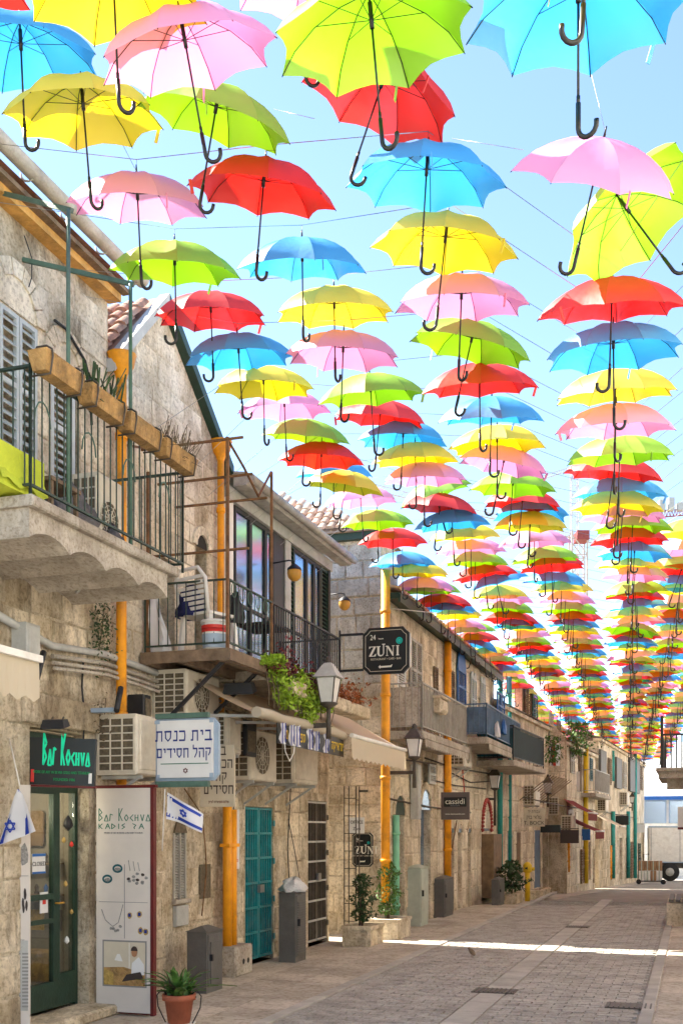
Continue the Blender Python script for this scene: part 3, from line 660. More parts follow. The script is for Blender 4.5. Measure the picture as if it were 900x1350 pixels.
ob('transom_pane', MB().box(.05,W_-.05,-.01,-.004,2.23,2.57), 'glass', d)
for n_, (x0,x1,z0,z1,m_) in enumerate(((.22,.42,1.36,1.54,'signwhite'),(.34,.46,1.0,1.19,'signwhite'))):
    nt_ = tag(ob('notice', MB().box(x0,x1,-.037,-.03,z0,z1), m_, None, FN.pt(s_door0,-.16,0), (0,0,FN.ang)), ('small white notice reading CLOSED with blue edges stuck on the glass door','tiny white notice with a red mark stuck low on the glass door')[n_], 'notice')
    if n_ == 0:
        text('CLOSED', .055, 'black', nt_, .32, -.038, 1.43, name='lettering'); ob('band', MB().box(.22,.42,-.041,-.037,1.515,1.54).box(.22,.42,-.041,-.037,1.36,1.378), 'bluepaint', nt_)
    else: ob('mark', MB().box(.375,.425,-.040,-.037,1.08,1.14), 'redplastic', nt_)
for i, (x, z, m_, r) in enumerate(((.80,1.82,'black',.05),(.86,1.62,'redplastic',.02),(.76,1.25,'gold',.02),(.78,.72,'signwhite',.025),(.73,1.66,'gold',.02),(.86,.98,'gold',.018))):
    if x < W_-.06: tag(ob('charm', MB().lathe([(0,-r*1.6),(r,-r*.6),(r*.7,r*.6),(0,r*1.5)], 6), m_, None, FN.pt(s_door0+x,-.13,z)), ['black hanging plaque','small red charm','small gold charm at mid height','white charm near the bottom','upper gold charm','lower gold charm'][i]+' behind the narrow side glass of the shop door', 'charm')
bl_ = thing('shop_lamp', 'pair of lit bare bulbs hanging inside the jewellery shop', 'lamp', FN.pt(s_door0+.35, -.45, 2.0), FN.ang)
em = bpy.data.materials.new('lit_bulb'); em.use_nodes = True; em.node_tree.nodes['Principled BSDF'].inputs['Emission Color'].default_value = (1,.9,.75,1); em.node_tree.nodes['Principled BSDF'].inputs['Emission Strength'].default_value = 6
for x in (-.1, .1): ob('bulb', MB().lathe([(0,-.05),(.03,-.02),(.03,.02),(.012,.05),(.01,.3)], 10), em, bl_, (x,0,0))
pl_ = bpy.data.lights.new('bulb_light', 'POINT'); pl_.energy = 2.4; pl_.color = (1,.88,.7); pl_.shadow_soft_size = .05
po = bpy.data.objects.new('bulb_light', pl_); C.objects.link(po); po.parent = bl_; po.location = (0,-.02,-.1)
sh = thing('shop_interior', 'dim jewellery shop interior with pale walls and shelves behind the green door', 'shop interior', FN.pt(s_door0, 0, 0), FN.ang)
ob('wall_panel', MB().quad((-.05,1.15,.1),(W_+.05,1.15,.1),(W_+.05,1.15,2.7),(-.05,1.15,2.7)).quad((-.05,.23,.1),(-.05,1.15,.1),(-.05,1.15,2.7),(-.05,.23,2.7)).quad((W_+.05,.23,.1),(W_+.05,.23,2.7),(W_+.05,1.15,2.7),(W_+.05,1.15,.1)).quad((-.05,.23,.1),(W_+.05,.23,.1),(W_+.05,1.15,.1),(-.05,1.15,.1)), 'room', sh)
for z in (1.12, 1.42):
    ob('shelf', MB().box(W_-.10, W_+.045, .3, 1.1, z, z+.015), 'brownwood', sh)
    for q in range(7):
        y = .34+q*.105; r_ = random.uniform(.015,.03); ob('trinket', MB().lathe([(0,.016),(r_,.02),(r_*.6,.05),(r_*.9,.08),(0,.12)], 7), random.choice(('gold','silver','signwhite','bluepaint','inkbrown')), sh, (W_-.04,y,z))
for q in range(4): ob('framed_print', MB().box(W_+.03, W_+.045, .32+q*.2, .46+q*.2, .78, .98), ('inkbrown','gold','signwhite','tealdark')[q], sh)
for z in (.75, 1.55, 1.72): ob('shelf', MB().box(-.04, W_, .95, 1.13, z, z+.02), 'brownwood', sh)
for i, (x,y,z,a,b_,c,m_,lb) in enumerate(((W_+.0,.5,1.6,.02,.3,.34,'brownwood','framed picture on the side wall inside the shop'),(W_-.04,.92,1.58,.08,.1,.16,'gold','yellow rounded display figure inside the shop by the framed picture'),(W_-.3,.4,.3,.34,.35,.3,'box','ochre workbench box low inside the shop'),(W_-.12,.85,.62,.15,.1,.3,'greycloth','dark figure shape behind the lower door glass'),(W_-.02,.85,1.15,.05,.2,.22,'silver','silver display rack halfway up inside the shop'))):
    tag(ob('display_item', MB().cbox(0,a,0,b_,0,c,.02), m_, None, FN.pt(s_door0+x, -y, z), (0,0,FN.ang)), lb, 'display item')
# ---- shop sign board over the door, facing down the street
def facing(name, label, cat, px0, px1, py0, py1, Y, th=.04, m='board', rot=0, tiltz=0, extra=True):
    """a board hung square to the street facing the camera; returns root, width, height (origin at its lower left front corner)"""
    a = P(px0, py1, Y); wd = (px1-px0)/F_PX*Y/math.cos(R(18.26))
    wd = wd/(1-wd*.3134/Y*0 ) ; hh = (py1-py0)/F_PX*Y
    t = thing(name, label, cat, a, FN.ang-math.pi/2+rot)
    t.rotation_euler = (0, tiltz, FN.ang-math.pi/2+rot)
    ob('panel', MB().box(0, wd, 0, th, 0, hh), m, t)
    return t, wd, hh
t, wd, hh = facing('shop_sign', 'glossy black sign with bright green angular lettering above the glass shop door', 'sign', 37, 121, 972, 1034, 9.2, .05, 'signblack', rot=R(14), tiltz=R(2))
b, L_ = angular('Bar Kochva', .115, .015, .0455); L_
b.v = [(x, y, z*(1.2 if x < .16 or .18 < x < .26 else 1)) for x, y, z in b.v]
ob('lettering', b, 'brightgreen', t, (wd*.22, -.001, hh*.42))
text('WORK OF ART IN SILVER GOLD AND TITANIUM', .034, 'midgreen', t, wd*.5, -.003, hh*.24, sx=.68)
text('FOUNDED 1986', .034, 'midgreen', t, wd*.55, -.003, hh*.09, sx=.8)
ob('figure_mark', MB().cbox(.02,.05,-.004,0,.02,.13,.004), 'redplastic', t); ob('figure_mark', MB().cbox(wd-.05,wd-.02,-.004,0,.02,.11,.004), 'signwhite', t)
ob('rim', MB().box(-.01,wd+.01,-.006,.055,-.02,-.002).box(-.016,-.003,-.006,.055,0,hh), 'maroon', t)
# ---- big printed board on the open shutter leaf
def jewels(t, x, z, s_):
    for i in range(2): ob('ring_print', MB().tube([(x+.11*s_*i+.05*s_*math.cos(a), -.004, z+.075*s_*i+.03*s_*math.sin(a)) for a in [k*math.pi/5 for k in range(11)]], .013*s_, 5), ('silver','tealdark')[i], t)
Yb = 10.12
t, wd, hh = facing('display_board', 'tall printed white display board with jewellery pictures on a maroon shutter leaf', 'display board', 127, 203, 1040, 1333, Yb, .03)
ob('shutter_leaf', MB().box(wd+.002, wd+.035, -.01, .05, -.10, hh+.0).box(-.01, wd+.05, .001, .05, hh+.002, hh+.03).box(-.005, wd, .032, .07, -.02, hh), 'maroon', t)
b, L_ = angular('Bar Kochva', .06, .0065, wd*.92/8.8); ob('lettering', b, 'inkgreen', t, (.03, 0, hh-.31))
b, L_ = angular('kADIS ?A', .05, .0065, wd*.92/7.4); ob('lettering', b, 'inkgreen', t, (.03, 0, hh-.385))
text('WORKS OF ART IN SILVER GOLD AND TITANIUM', .022, 'inkgrey', t, wd*.5, -.002, hh-.43, sx=.84)
ob('cross_line', MB().box(.03,wd-.03,-.003,0,hh-1.08,hh-1.075).box(wd*.52,wd*.52+.005,-.003,0,hh-1.42,hh-.72), 'inkgrey', t)
def ring(t, x, z, r1, r2, th, m_): ob('jewel_print', MB().add([(x+r*math.cos(a), -.003, z+q*math.sin(a)) for r, q in ((r1,r2),(r1-th,r2-th)) for a in [k*math.pi/8 for k in range(16)]], [(i,(i+1)%16,(i+1)%16+16,i+16) for i in range(16)]), m_, t)
def blob(t, x, z, a, b_, m_, n=9): ob('jewel_print', MB().add([(x+a*random.uniform(.75,1.05)*math.cos(k*2*math.pi/n), -.003, z+b_*random.uniform(.75,1.05)*math.sin(k*2*math.pi/n)) for k in range(n)], [tuple(range(n))]), m_, t)
for x, z in ((.12, hh-.86), (.23, hh-.76)):
    ring(t, x, z, .055, .042, .02, 'tealdark'); blob(t, x, z-.01, .04, .022, 'silver')
for i in range(11):
    x, z = wd*.76+random.uniform(-.1,.1), hh-.84+random.uniform(-.07,.06); blob(t, x, z, .022, .016, random.choice(('silver','inkbrown','silver')))
for i in range(3): ob('chain_print', MB().tube([(wd*.6+i*.05,-.004,hh-.68-i*.01),(wd*.63+i*.05,-.004,hh-.78)], .003, 4), 'silver', t)
ob('chain_print', MB().tube([(.06,-.004,hh-1.15),(.1,-.004,hh-1.25),(.18,-.004,hh-1.31),(.24,-.004,hh-1.27),(.29,-.004,hh-1.1)], .0035, 4), 'silver', t)
for i in range(5): blob(t, .16+i*.025, hh-1.33+random.uniform(-.02,.03), .02, .016, 'silver')
for x, z in ((wd*.62,hh-1.2),(wd*.8,hh-1.19),(wd*.82,hh-1.34),(wd*.97,hh-1.35)):
    x = min(x, wd-.05); blob(t, x, z, .03, .036, 'gold'); ob('jewel_print', MB().box(x-.014,x+.014,-.006,-.004,z-.014,z+.018), 'navy', t)
for i, (tx, sz, sx_, m_) in enumerate((('Founded in 1986, Bar Kochva has achieved',.024,.82,'inkbrown'),('as one of Israel\'s most prominent and well known artists,',.024,.68,'inkbrown'),('and has been displayed in galleries and fine stores internationally.',.024,.6,'inkbrown'),('WE HAVE THE BEST COLLECTION!',.036,.72,'inkgrey'),('specializes in: Rings, Pendants, Earrings, Necklaces',.02,.75,'maroon'),('in the combinations of metals, titanium, silver, gold and stones',.02,.68,'maroon'))):
    text(tx, sz, m_, t, wd*.5, -.002, hh-1.52-(0,.055,.11,.175,.3,.34)[i], sx=sx_)
ph = ob('photo_print', MB().box(.07,wd-.04,-.004,0,.24,.68), 'inkgrey', t)
pw = wd-.14
ob('photo_wall', MB().box(.085,wd-.055,-.006,-.0045,.255,.665), 'boardcream', ph)
ob('photo_desk', MB().add([(.085,-.008,.255),(wd-.055,-.008,.255),(wd-.055,-.008,.37),(.3,-.008,.43),(.085,-.008,.42)], [(0,1,2,3,4)]), 'box', ph)
ob('photo_box', MB().add([(.085,-.010,.26),(.19,-.010,.255),(.19,-.010,.37),(.085,-.010,.41)], [(0,1,2,3)]), 'gold', ph)
ob('photo_shirt', MB().add([(wd-.2,-.010,.36),(wd-.06,-.010,.36),(wd-.065,-.010,.46),(wd-.12,-.010,.53),(wd-.19,-.010,.47)], [(0,1,2,3,4)]), 'signwhite', ph)
ob('photo_head', MB().add([(wd-.165+.032*math.cos(k*.785), -.012, .57+.045*math.sin(k*.785)) for k in range(8)], [tuple(range(8))]), 'skin', ph)
ob('photo_hair', MB().add([(wd-.165+.036*math.cos(k*.524), -.014, .585+.045*math.sin(k*.524)) for k in range(7)], [tuple(range(7))]), 'inkbrown', ph)
ob('photo_lamp', MB().add([(.2,-.010,.49),(.29,-.010,.48),(.26,-.010,.55),(.23,-.010,.55)], [(0,1,2,3)]).box(.355,.36,-.010,-.007,.42,.66), 'white', ph)
ob('photo_bench', MB().add([(.28,-.012,.29),(wd-.07,-.012,.33),(wd-.1,-.012,.39),(.33,-.012,.36)], [(0,1,2,3)]), 'inkbrown', ph)
# ---- left narrow board beside the door
t, wd, hh = facing('display_board', 'narrow slanted printed board left of the glass door, with newspaper cutting', 'display board', 6, 37, 1035, 1352, 9.05, .03, rot=R(22))
b, L_ = angular('ova', .05, .006, .05); ob('lettering', b, 'inkgreen', t, (wd*.3, 0, hh-.26))
blob(t, wd*.28, hh-.62, .045, .1, 'gold'); blob(t, wd*.78, hh-.6, .04, .11, 'silver')
ob('cross_line', MB().box(.01,wd-.01,-.003,0,hh-.78,hh-.775).box(wd*.5,wd*.5+.004,-.003,0,hh-1.1,hh-.45), 'inkgrey', t)
pr = ob('picture_print', MB().box(.02,wd*.48,-.004,0,hh-1.15,hh-.83), 'white', t)
for i in range(12): x, z = random.uniform(.03,wd*.36), random.uniform(hh-1.13,hh-.9); ob('colour_patch', MB().box(x,x+.02,-.006,-.0045,z,z+.05), random.choice(('redplastic','bluepaint','tealdot','gold')), pr)
for i in range(5): blob(t, wd*.75+random.uniform(-.03,.03), hh-1.0+random.uniform(-.12,.12), .012, .05, 'inkbrown')
for i, tx in enumerate(('Bar Kochva artist', 'in art, titanium')): text(tx, .022, 'inkgrey', t, wd*.5, -.002, hh-1.33-i*.06, sx=.8)
np_ = ob('newspaper_print', MB().box(.015,wd-.015,-.004,0,.12,.72), 'lgrey', t)
for c_ in range(3):
    for r_ in range(16):
        if c_ == 1 and 5 < r_ < 14: continue
        ob('text_block', MB().box(.022+c_*wd*.3,.022+c_*wd*.3+wd*.24,-.006,-.0045,.15+r_*.03,.165+r_*.03), 'inkgrey', np_)
ob('picture_block', MB().box(.025+wd*.3,.02+wd*.54,-.006,-.0045,.3,.56), 'inkbrown', np_)
# ---- flags
def star(t, x, z, r, w_, m_='flagblue', y=-.004):
    b = MB()
    for q in (0, math.pi):
        pts = [(x+r*math.cos(q+math.pi/2+k*2*math.pi/3), y, z+r*math.sin(q+math.pi/2+k*2*math.pi/3)) for k in range(4)]
        for a, c in zip(pts, pts[1:]): b.bar(a, c, w_, .002, up=(0,1,0))
    return b
def flag(label, loc, rz, L0, H0, droop, sticks, scale=1):
    t = thing('flag', label, 'flag', loc, rz)
    n = 12; wave = lambda u, v: (u*L0*math.cos(droop), .05*math.sin(u*6+v*2)*L0*2, v*H0*(1-.3*u) - math.sin(droop)*u*L0 - .12*u*u*L0)
    def patch(u0,u1,v0,v1,off=0, k=12):
        vs_ = []
        for i in range(k+1):
            for j in range(3):
                x,y,z = wave(u0+(u1-u0)*i/k, v0+(v1-v0)*j/2); vs_.append((x,y-off,z))
        return MB().add(vs_, [(i*3+j, (i+1)*3+j, (i+1)*3+j+1, i*3+j+1) for i in range(k) for j in range(2)], True)
    ob('cloth', patch(0,1,0,1), 'flagwhite', t)
    ob('stripe', patch(0,1,.1,.25,.004), 'flagblue', t); ob('stripe', patch(0,1,.75,.9,.004), 'flagblue', t)
    b = MB(); r = .16
    for q in (0, math.pi):
        pts = []
        for k in range(4):
            a = q+math.pi/2+k*2*math.pi/3; x,y,z = wave(.5+r*math.cos(a)*H0/L0, .5+r*math.sin(a)); pts.append((x,y-.008,z))
        for a, c in zip(pts, pts[1:]): b.bar(a, c, .012, .003, up=(0,1,0))
    ob('star', b, 'flagblue', t)
    ob('stick', MB().tube(sticks, .006, 5), 'white', t)
p = P(219, 1080, 9.9)
flag('small white flag with blue stripes and star waving right of the tall display board', p, R(-10), .36, .25, R(14), [(-.01,0,.28),(-.045,.02,-.3)])
p = P(26, 1036, 8.6)
t = thing('flag', 'white and blue striped flag hanging down over the narrow left board', 'flag', p, R(-10))
def hang(u0,u1,off=0):
    vs_ = []
    for i in range(9):
        v = i/8
        for j in range(4):
            u = u0+(u1-u0)*j/3; vs_.append((-.02+(u-.35)*.34*v**.7+.0-.22*v*.25, .03*math.sin(u*9+v*3)-off, -.03-.46*v+.12*(u)*v))
    return MB().add(vs_, [(i*4+j,(i+1)*4+j,(i+1)*4+j+1,i*4+j+1) for i in range(8) for j in range(3)], True)
ob('cloth', hang(0,1), 'flagwhite', t); ob('stripe', hang(.72,.86,.005), 'flagblue', t); ob('stripe', hang(.06,.2,.005), 'flagblue', t)
ob('star', star(t, -.07, -.33, .05, .012, y=-.03), 'flagblue', t); ob('stick', MB().tube([(.0,.0,0),(-.1,.1,.22),(-.25,.3,.42)], .006, 5), 'white', t)

# ---- stone balcony of building 1
BZ = 4.06
bs0, bs1 = FN.s(40, 1.0), FN.s(222, 1.0)
t = thing('stone_balcony', 'concrete balcony with scalloped vaulted underside and green iron railing, upper left', 'balcony', FN.pt(bs0, 0, BZ), FN.ang)
L_ = bs1-bs0; nA = 4
def vault():
    b = MB(); n = 28; pr_ = []
    for i in range(n+1):
        x = L_*i/n; u = (i % 7)/7 if i < n else 1
        pr_.append((x, -.23+.075*math.sin(math.pi*min(1,u))**.8))
    up = [(x, z) for x, z in pr_]
    poly = [(0,-.02)]+up+[(L_,-.02)]
    return MB().prism(poly[::-1], -.99, .0)
ob('vaulted_slab', vault(), 'concrete', t)
ob('slab_edge', MB().cbox(-.04, L_+.12, -1.05, 0, -.02, .06, .012), 'concrete', t)
def rail(t, pts, h, sp, r, m_='greenpole', post=.02, top=.022, low=.08):
    for a, c in zip(pts, pts[1:]):
        a, c = Vector(a), Vector(c); n = max(1, round((c-a).length/sp)); z = Vector((0,0,1))
        ob('top_rail', MB().bar(a+z*h, c+z*h, .03, top), m_, t); ob('bottom_rail', MB().bar(a+z*low, c+z*low, .022, .018), m_, t)
        me = MB().tube([(0,0,low+.009),(0,0,h-top/2)], r, 5, cap=False).mesh('baluster'); me.materials.append(M[m_])
        for i in range(n): ob('baluster', me, None, t, a+(c-a)*(i+.5)/n)
        for q in (a, c): ob('post', MB().bar(q, q+z*(h+.02), post, post, up=(1,0,0)), m_, t)
rail(t, [(0,-.04,.06),(0,-1.0,.06),(L_+.35*0+.28,-1.0,.06),(L_+.28,-.05,.06)], .92, .095, .0065, 'railgreen', .018, .018)
for k in range(4):
    x = .15+k*.62; ob('scroll', MB().tube([(x+.1*math.cos(a),-1.0,.62+.16*math.sin(a)) for a in [q*math.pi/6 for q in range(7)]], .007, 4), 'greenpole', t)
# planter boxes hung on the railing
for i, (a, c, pl, lab) in enumerate(((44,104,0,'ochre planter box at the near corner of the stone balcony rail, empty'),(106,160,1,'second ochre planter box on the balcony rail holding small succulents'),(158,208,0,'mossy third planter box along the stone balcony rail'),(206,254,2,'farthest planter box on the stone balcony rail with dry brown stems'))):
    s0, s1 = FN.s(a-2, 1.06), FN.s(c-3, 1.1); l_ = s1-s0
    k = thing('planter_box', lab, 'planter box', FN.pt(s0, 1.1, BZ+1.0), FN.ang, 'planter boxes along the stone balcony rail')
    tr = MB().add([(.03,-.055,-.08),(l_-.03,-.055,-.08),(l_-.03,.055,-.08),(.03,.055,-.08),(0,-.08,.06),(l_,-.08,.06),(l_,.08,.06),(0,.08,.06),(.02,-.065,.06),(l_-.02,-.065,.06),(l_-.02,.065,.06),(.02,.065,.06),(.02,-.065,.03),(l_-.02,-.065,.03),(l_-.02,.065,.03),(.02,.065,.03)],
        [(0,3,2,1),(0,1,5,4),(1,2,6,5),(2,3,7,6),(3,0,4,7),(4,5,9,8),(5,6,10,9),(6,7,11,10),(7,4,8,11),(8,9,13,12),(9,10,14,13),(10,11,15,14),(11,8,12,15)])
    ob('trough', tr, 'box', k); ob('soil', MB().quad((.025,-.06,.035),(l_-.025,-.06,.035),(l_-.025,.06,.035),(.025,.06,.035)), 'soil', k)
    for x in (.12*l_, .88*l_): ob('bracket', MB().tube([(x,.08,-.1),(x,-.07,-.1),(x,-.09,.02),(x,-.085,.07),(x,-.04,.1),(x,.04,.1),(x,.09,.02)], .008, 5), 'darkmetal', k)
    if pl:
        b = MB()
        for j in range(90 if pl == 2 else 50):
            x, y = random.uniform(.03,l_-.03), random.uniform(-.05,.05); h_ = random.uniform(.08,.24)
            b.bar((x,y,.03),(x+random.gauss(0,.06),y+random.gauss(0,.06)-.03,.04+h_*(1 if random.random() < .7 else -.4)), .005 if pl == 2 else .014, .003)
        ob('stems', b, 'dryleaf' if pl == 2 else 'leafdark', k)
# things on the stone balcony
def pt(px, py, o, F=FN): s, z = F.L(px, py, o); return F.pt(s, o, z)
k = thing('bench_cushion', 'lime green cloth draped over a seat on the near end of the stone balcony', 'cushion', FN.pt(bs0-.25, .62, BZ+.06), FN.ang)
b = MB(); n = 8
vs_ = [(.55*i/n, -.33+.6*j/5, .36+.02*math.sin(i*1.7+j)+(-.30*(j == 0) )) for i in range(n+1) for j in range(6)]
b.add(vs_, [(i*6+j,(i+1)*6+j,(i+1)*6+j+1,i*6+j+1) for i in range(n) for j in range(5)], True).box(.0,.54,-.3,.27,.03,.33)
ob('cloth', b, 'lime', k)
def heap(name, label, cat, loc, sx, sy, sz, m_, seed=1):
    rr = random.Random(seed); b = MB(); nu, nv = 14, 8; vs_ = []
    for j in range(nv+1):
        for i in range(nu):
            a = 2*math.pi*i/nu; ph_ = math.pi*.5*j/nv; q = 1+.22*math.sin(i*2.3+j*1.1+seed)+rr.uniform(-.1,.1)
            vs_.append((sx*math.cos(a)*math.cos(ph_)*q, sy*math.sin(a)*math.cos(ph_)*q, sz*math.sin(ph_)*(1+.2*math.sin(i*1.9+seed))))
    b.add(vs_, [(j*nu+i, j*nu+(i+1)%nu, (j+1)*nu+(i+1)%nu, (j+1)*nu+i) for j in range(nv) for i in range(nu)], True)
    o = ob(name, b, m_, None, loc, (0,0,FN.ang)); return tag(o, label, cat)
heap('blanket', 'dark chequered blanket heaped behind the lime green cloth', 'blanket', FN.pt(bs0+.2, .4, BZ+.06), .3,.25,.6, 'greycloth', 2)
heap('clothes_pile', 'grey covered furniture heaped mid balcony behind the railing', 'covered furniture', FN.pt(bs0+1.3, .45, BZ+.06), .35,.25,.5, 'greycloth', 5)
heap('folded_cover', 'dark grey bag of cloth at the far end of the stone balcony', 'cloth bag', FN.pt(bs0+1.9, .5, BZ+.06), .2,.2,.32, 'greycloth', 8)
k = thing('balcony_table', 'low wooden table beside the dark blanket on the stone balcony', 'table', FN.pt(bs0+.62, .75, BZ+.06), FN.ang)
ob('table_top', MB().box(-.2,.2,-.15,.15,.26,.29), 'wood', k)
for x in (-.17,.17):
    for y in (-.12,.12): ob('leg', MB().box(x-.015,x+.015,y-.015,y+.015,0,.26), 'wood', k)
# cooler with grille behind the railing
def ac(label, s, o, z, L0=.78, D=.3, H=.56, F=FN, grid=True, plain=False, rz=0, group='air conditioning units on the facades'):
    t = thing('air_conditioner', label, 'air conditioner', F.pt(s, o, z), F.ang+rz, group)
    ob('casing', MB().cbox(0, L0, -D, -.004, 0, H, .018), 'ac', t)
    # louvred end facing down the street
    ob('end_recess', MB().box(-.002, .0, -D+.03, -.04, .04, H-.04), 'acdark', t)
    b = MB()
    for i in range(8): b.box(-.012, -.002, -D+.03, -.04, .04+i*(H-.08)/7-.006, .04+i*(H-.08)/7+.006)
    for i in range(4): y = -D+.03+(D-.07)*i/3; b.box(-.016, -.003, y-.006, y+.006, .034, H-.034)
    ob('grille', b, 'ac', t)
    if plain: ob('front_panel', MB().cbox(.05, L0-.05, -D-.012, -D, .05, H-.05, .01), 'ac', t)
    else: ob('fan_recess', archless(L0*.42, H*.5, min(H,L0)*.38, -D-.003), 'acdark', t)
    b = MB()
    for q in range(1, 5) if not plain else ():
        r = min(H,L0)*.38*q/4; b.tube([(L0*.42+r*math.cos(a), -D-.008, H*.5+r*math.sin(a)) for a in [k_*math.pi/8 for k_ in range(17)]], .004, 4, cap=False)
    for q in range(6) if not plain else ():
        a = q*math.pi/6; r = min(H,L0)*.38; b.bar((L0*.42-r*math.cos(a),-D-.009,H*.5-r*math.sin(a)),(L0*.42+r*math.cos(a),-D-.009,H*.5+r*math.sin(a)),.006)
    if not plain: ob('fan_guard', b, 'ac', t)
    for x in (.1, L0-.1): ob('bracket', MB().bar((x,0,-.02),(x,-D,-.02),.03,.035).bar((x,0,-.28),(x,-D*.9,-.03),.025), 'lgrey', t)
    return t
def archless(cx, cz, r, y, n=16): return MB().add([(cx+r*math.cos(2*math.pi*k/n), y, cz+r*math.sin(2*math.pi*k/n)) for k in range(n)], [tuple(range(n))])
s_, z_ = FN.L(146, 1024, .42)
ac('large cream air conditioner left of the blue lettered synagogue sign', FN.s(150, .2), 0, 2.28, .62, .45, .58, plain=True)
ac('dirty cream air conditioner above the blue lettered synagogue sign, partly hidden', FN.s(222, .2), 0, 2.95, .8, .42, .5)
ac('cream air conditioner end showing right of the blue lettered synagogue sign', FN.s(262,.15), 0, 2.62, .4, .5, .45, plain=True)
ac('cluttered air conditioner wrapped in cables over the teal gate', FN.s(318,.3), 0, 2.36, .85, .42, .62)
ac('air conditioner with dark louvres between the teal gate and the brown gate', FN.s(378,.35), 0, 2.38, .95, .45, .66, plain=True)
ac('louvred cooler standing on the far part of the stone balcony', bs0+1.75, .2, BZ+.1, .4, .3, .75)

# ---- building 2: gable fronted stone house
G0, G1 = E1, FN.s(296)
h2 = root('gable_house', 'pale stone house with a steep gable between the balcony house and the glass terrace')
apx = FN.s(213); zE0, zE1, zA = 6.3, 6.15, 7.42
def gtop(x): return zE0+(zA-zE0)*(x-G0)/(apx-G0) if x < apx else zA-(zA-zE1)*(x-apx)/(G1-apx)
w0, w1 = FN.s(212), FN.s(231); v0, v1 = FN.s(258), FN.s(273)
ops2 = [(w0, w1, 3.62, 4.72), (v0, v1, 3.6, 5.05), (FN.s(228), FN.s(245), .98, 1.72)]
ob('wall', wall_mesh(G0+.002, G1, -.05, zE1, -.004, ops2), 'mortar2', h2)
ob('gable', MB().prism([(G0+.002,zE1),(G1,zE1),(apx,zA),(G0+.002,zE0)], .004, .3), 'mortar2', h2)
ob('body', MB().box(G0+.002, G1, .23, 5, -.05, zE1-.02), 'mortar2', h2)
stones(h2, G0+.01, G1-.01, 3.55, 7.3, -.004, [(w0-.02,w1+.02,3.6,4.75),(v0-.02,v1+.02,3.6,5.3)], .42, .25, 'stone2', 170, .22, top=gtop)
stones(h2, G0+.01, G1-.01, .05, 3.5, -.004, [(FN.s(228)-.04,FN.s(245)+.04,.95,2.0)], .48, .30, 'stone1', 110, .75, skip=.3)
arch(h2, (v0+v1)/2, 5.05, (v1-v0)/2, -.004, 'stone2', .1, 7, .03); dark_back(h2, ops2[:2], -.004)
ob('arch_infill', archfill((v0+v1)/2, 5.05, (v1-v0)/2, -.002, .0), 'dark', h2)  # black sheet stands in for shade in the arched opening
ob('curtain', MB().quad((v0+.02,.1,3.6),(v1-.1,.1,3.6),(v1-.12,.1,5.0),(v0+.02,.1,5.0)), 'greycloth', h2)
# narrow arched louvre window near the street
q = ops2[2]; dark_back(h2, [q], -.004)
fmm = ob('louvre_window', MB().box(q[0],q[0]+.03,-.01,.04,q[2],q[3]).box(q[1]-.03,q[1],-.01,.04,q[2],q[3]).box((q[0]+q[1])/2-.01,(q[0]+q[1])/2+.01,-.012,.04,q[2],q[3]+.12), 'shuttergrey', h2)
for i in range(24): ob('slat', MB().bar((q[0]+.03,.02,q[2]+.02+i*.03),(q[1]-.03,.02,q[2]+.02+i*.03),.026,.006,up=(0,-.7,.7)), 'shuttergrey', fmm)
ob('arch_head', MB().prism([(q[0],q[3]),(q[1],q[3]),((q[0]+q[1])/2+.06,q[3]+.17),((q[0]+q[1])/2-.06,q[3]+.17)], -.02, 0), 'acdark', fmm)
ob('sill', MB().cbox(q[0]-.03,q[1]+.03,-.06,0,q[2]-.05,q[2],.01), 'concrete', h2)
ob('meter_box', MB().cbox(q[0]+.0,q[1]-.02,-.05,0,q[2]-.3,q[2]-.07,.01), 'lgrey', h2)
ob('niche', MB().box(FN.s(262),FN.s(276),-.018,0,.95,1.35), 'acdark', h2)
# barge boards, left roof slope with clay tiles
def barge(x0,z0,x1,z1,m_): ob('barge_board', MB().prism([(x0,z0),(x1,z1),(x1,z1+.13),(x0,z0+.13)], -.10, .02), m_, h2)
barge(G0-.03, zE0-.06, apx, zA+.0, 'lgrey'); barge(apx, zA, G1+.06, zE1-.05, 'greenpaint')
dxr, dzr = apx-G0, zA-zE0; lr = math.hypot(dxr, dzr)
ob('roof_slope', MB().add([(G0-.2,.02,zE0-.1),(apx,.02,zA+.1),(apx,4,zA+.1),(G0-.2,4,zE0-.1)],[(0,3,2,1)]).add([(G0-.2,.02,zE0-.16),(apx,.02,zA+.04),(apx,4,zA+.04),(G0-.2,4,zE0-.16)],[(0,1,2,3)]), 'tile', h2)
ob('roof_slope', MB().add([(apx,.02,zA+.1),(G1+.1,.02,zE1+.02),(G1+.1,4,zE1+.02),(apx,4,zA+.1)],[(0,3,2,1)]), 'tile', h2)
tme = MB(); n = 6
tme.add([(x, .075*math.cos(math.pi*k/n)*(1 if x == 0 else .85), .055*math.sin(math.pi*k/n)+(.03 if x == 0 else 0)) for x in (0,.26) for k in range(n+1)], [(k,k+1,k+n+2,k+n+1) for k in range(n)], True)
tme.add([(0, .075*math.cos(math.pi*k/n), .055*math.sin(math.pi*k/n)+.03) for k in range(n+1)], [tuple(range(n+1))])
tme = tme.mesh('roof_tile'); tme.materials.append(M['tile'])
for r_ in range(7):
    for c_ in range(14):
        u = r_*.22/lr; ob('roof_tile', tme, None, h2, (G0-.16+dxr*u*1.0, .12+c_*.165, zE0-.04+dzr*u*1.0+.02), (0,-math.atan2(dzr,dxr)+random.gauss(0,.02),random.gauss(0,.03)))
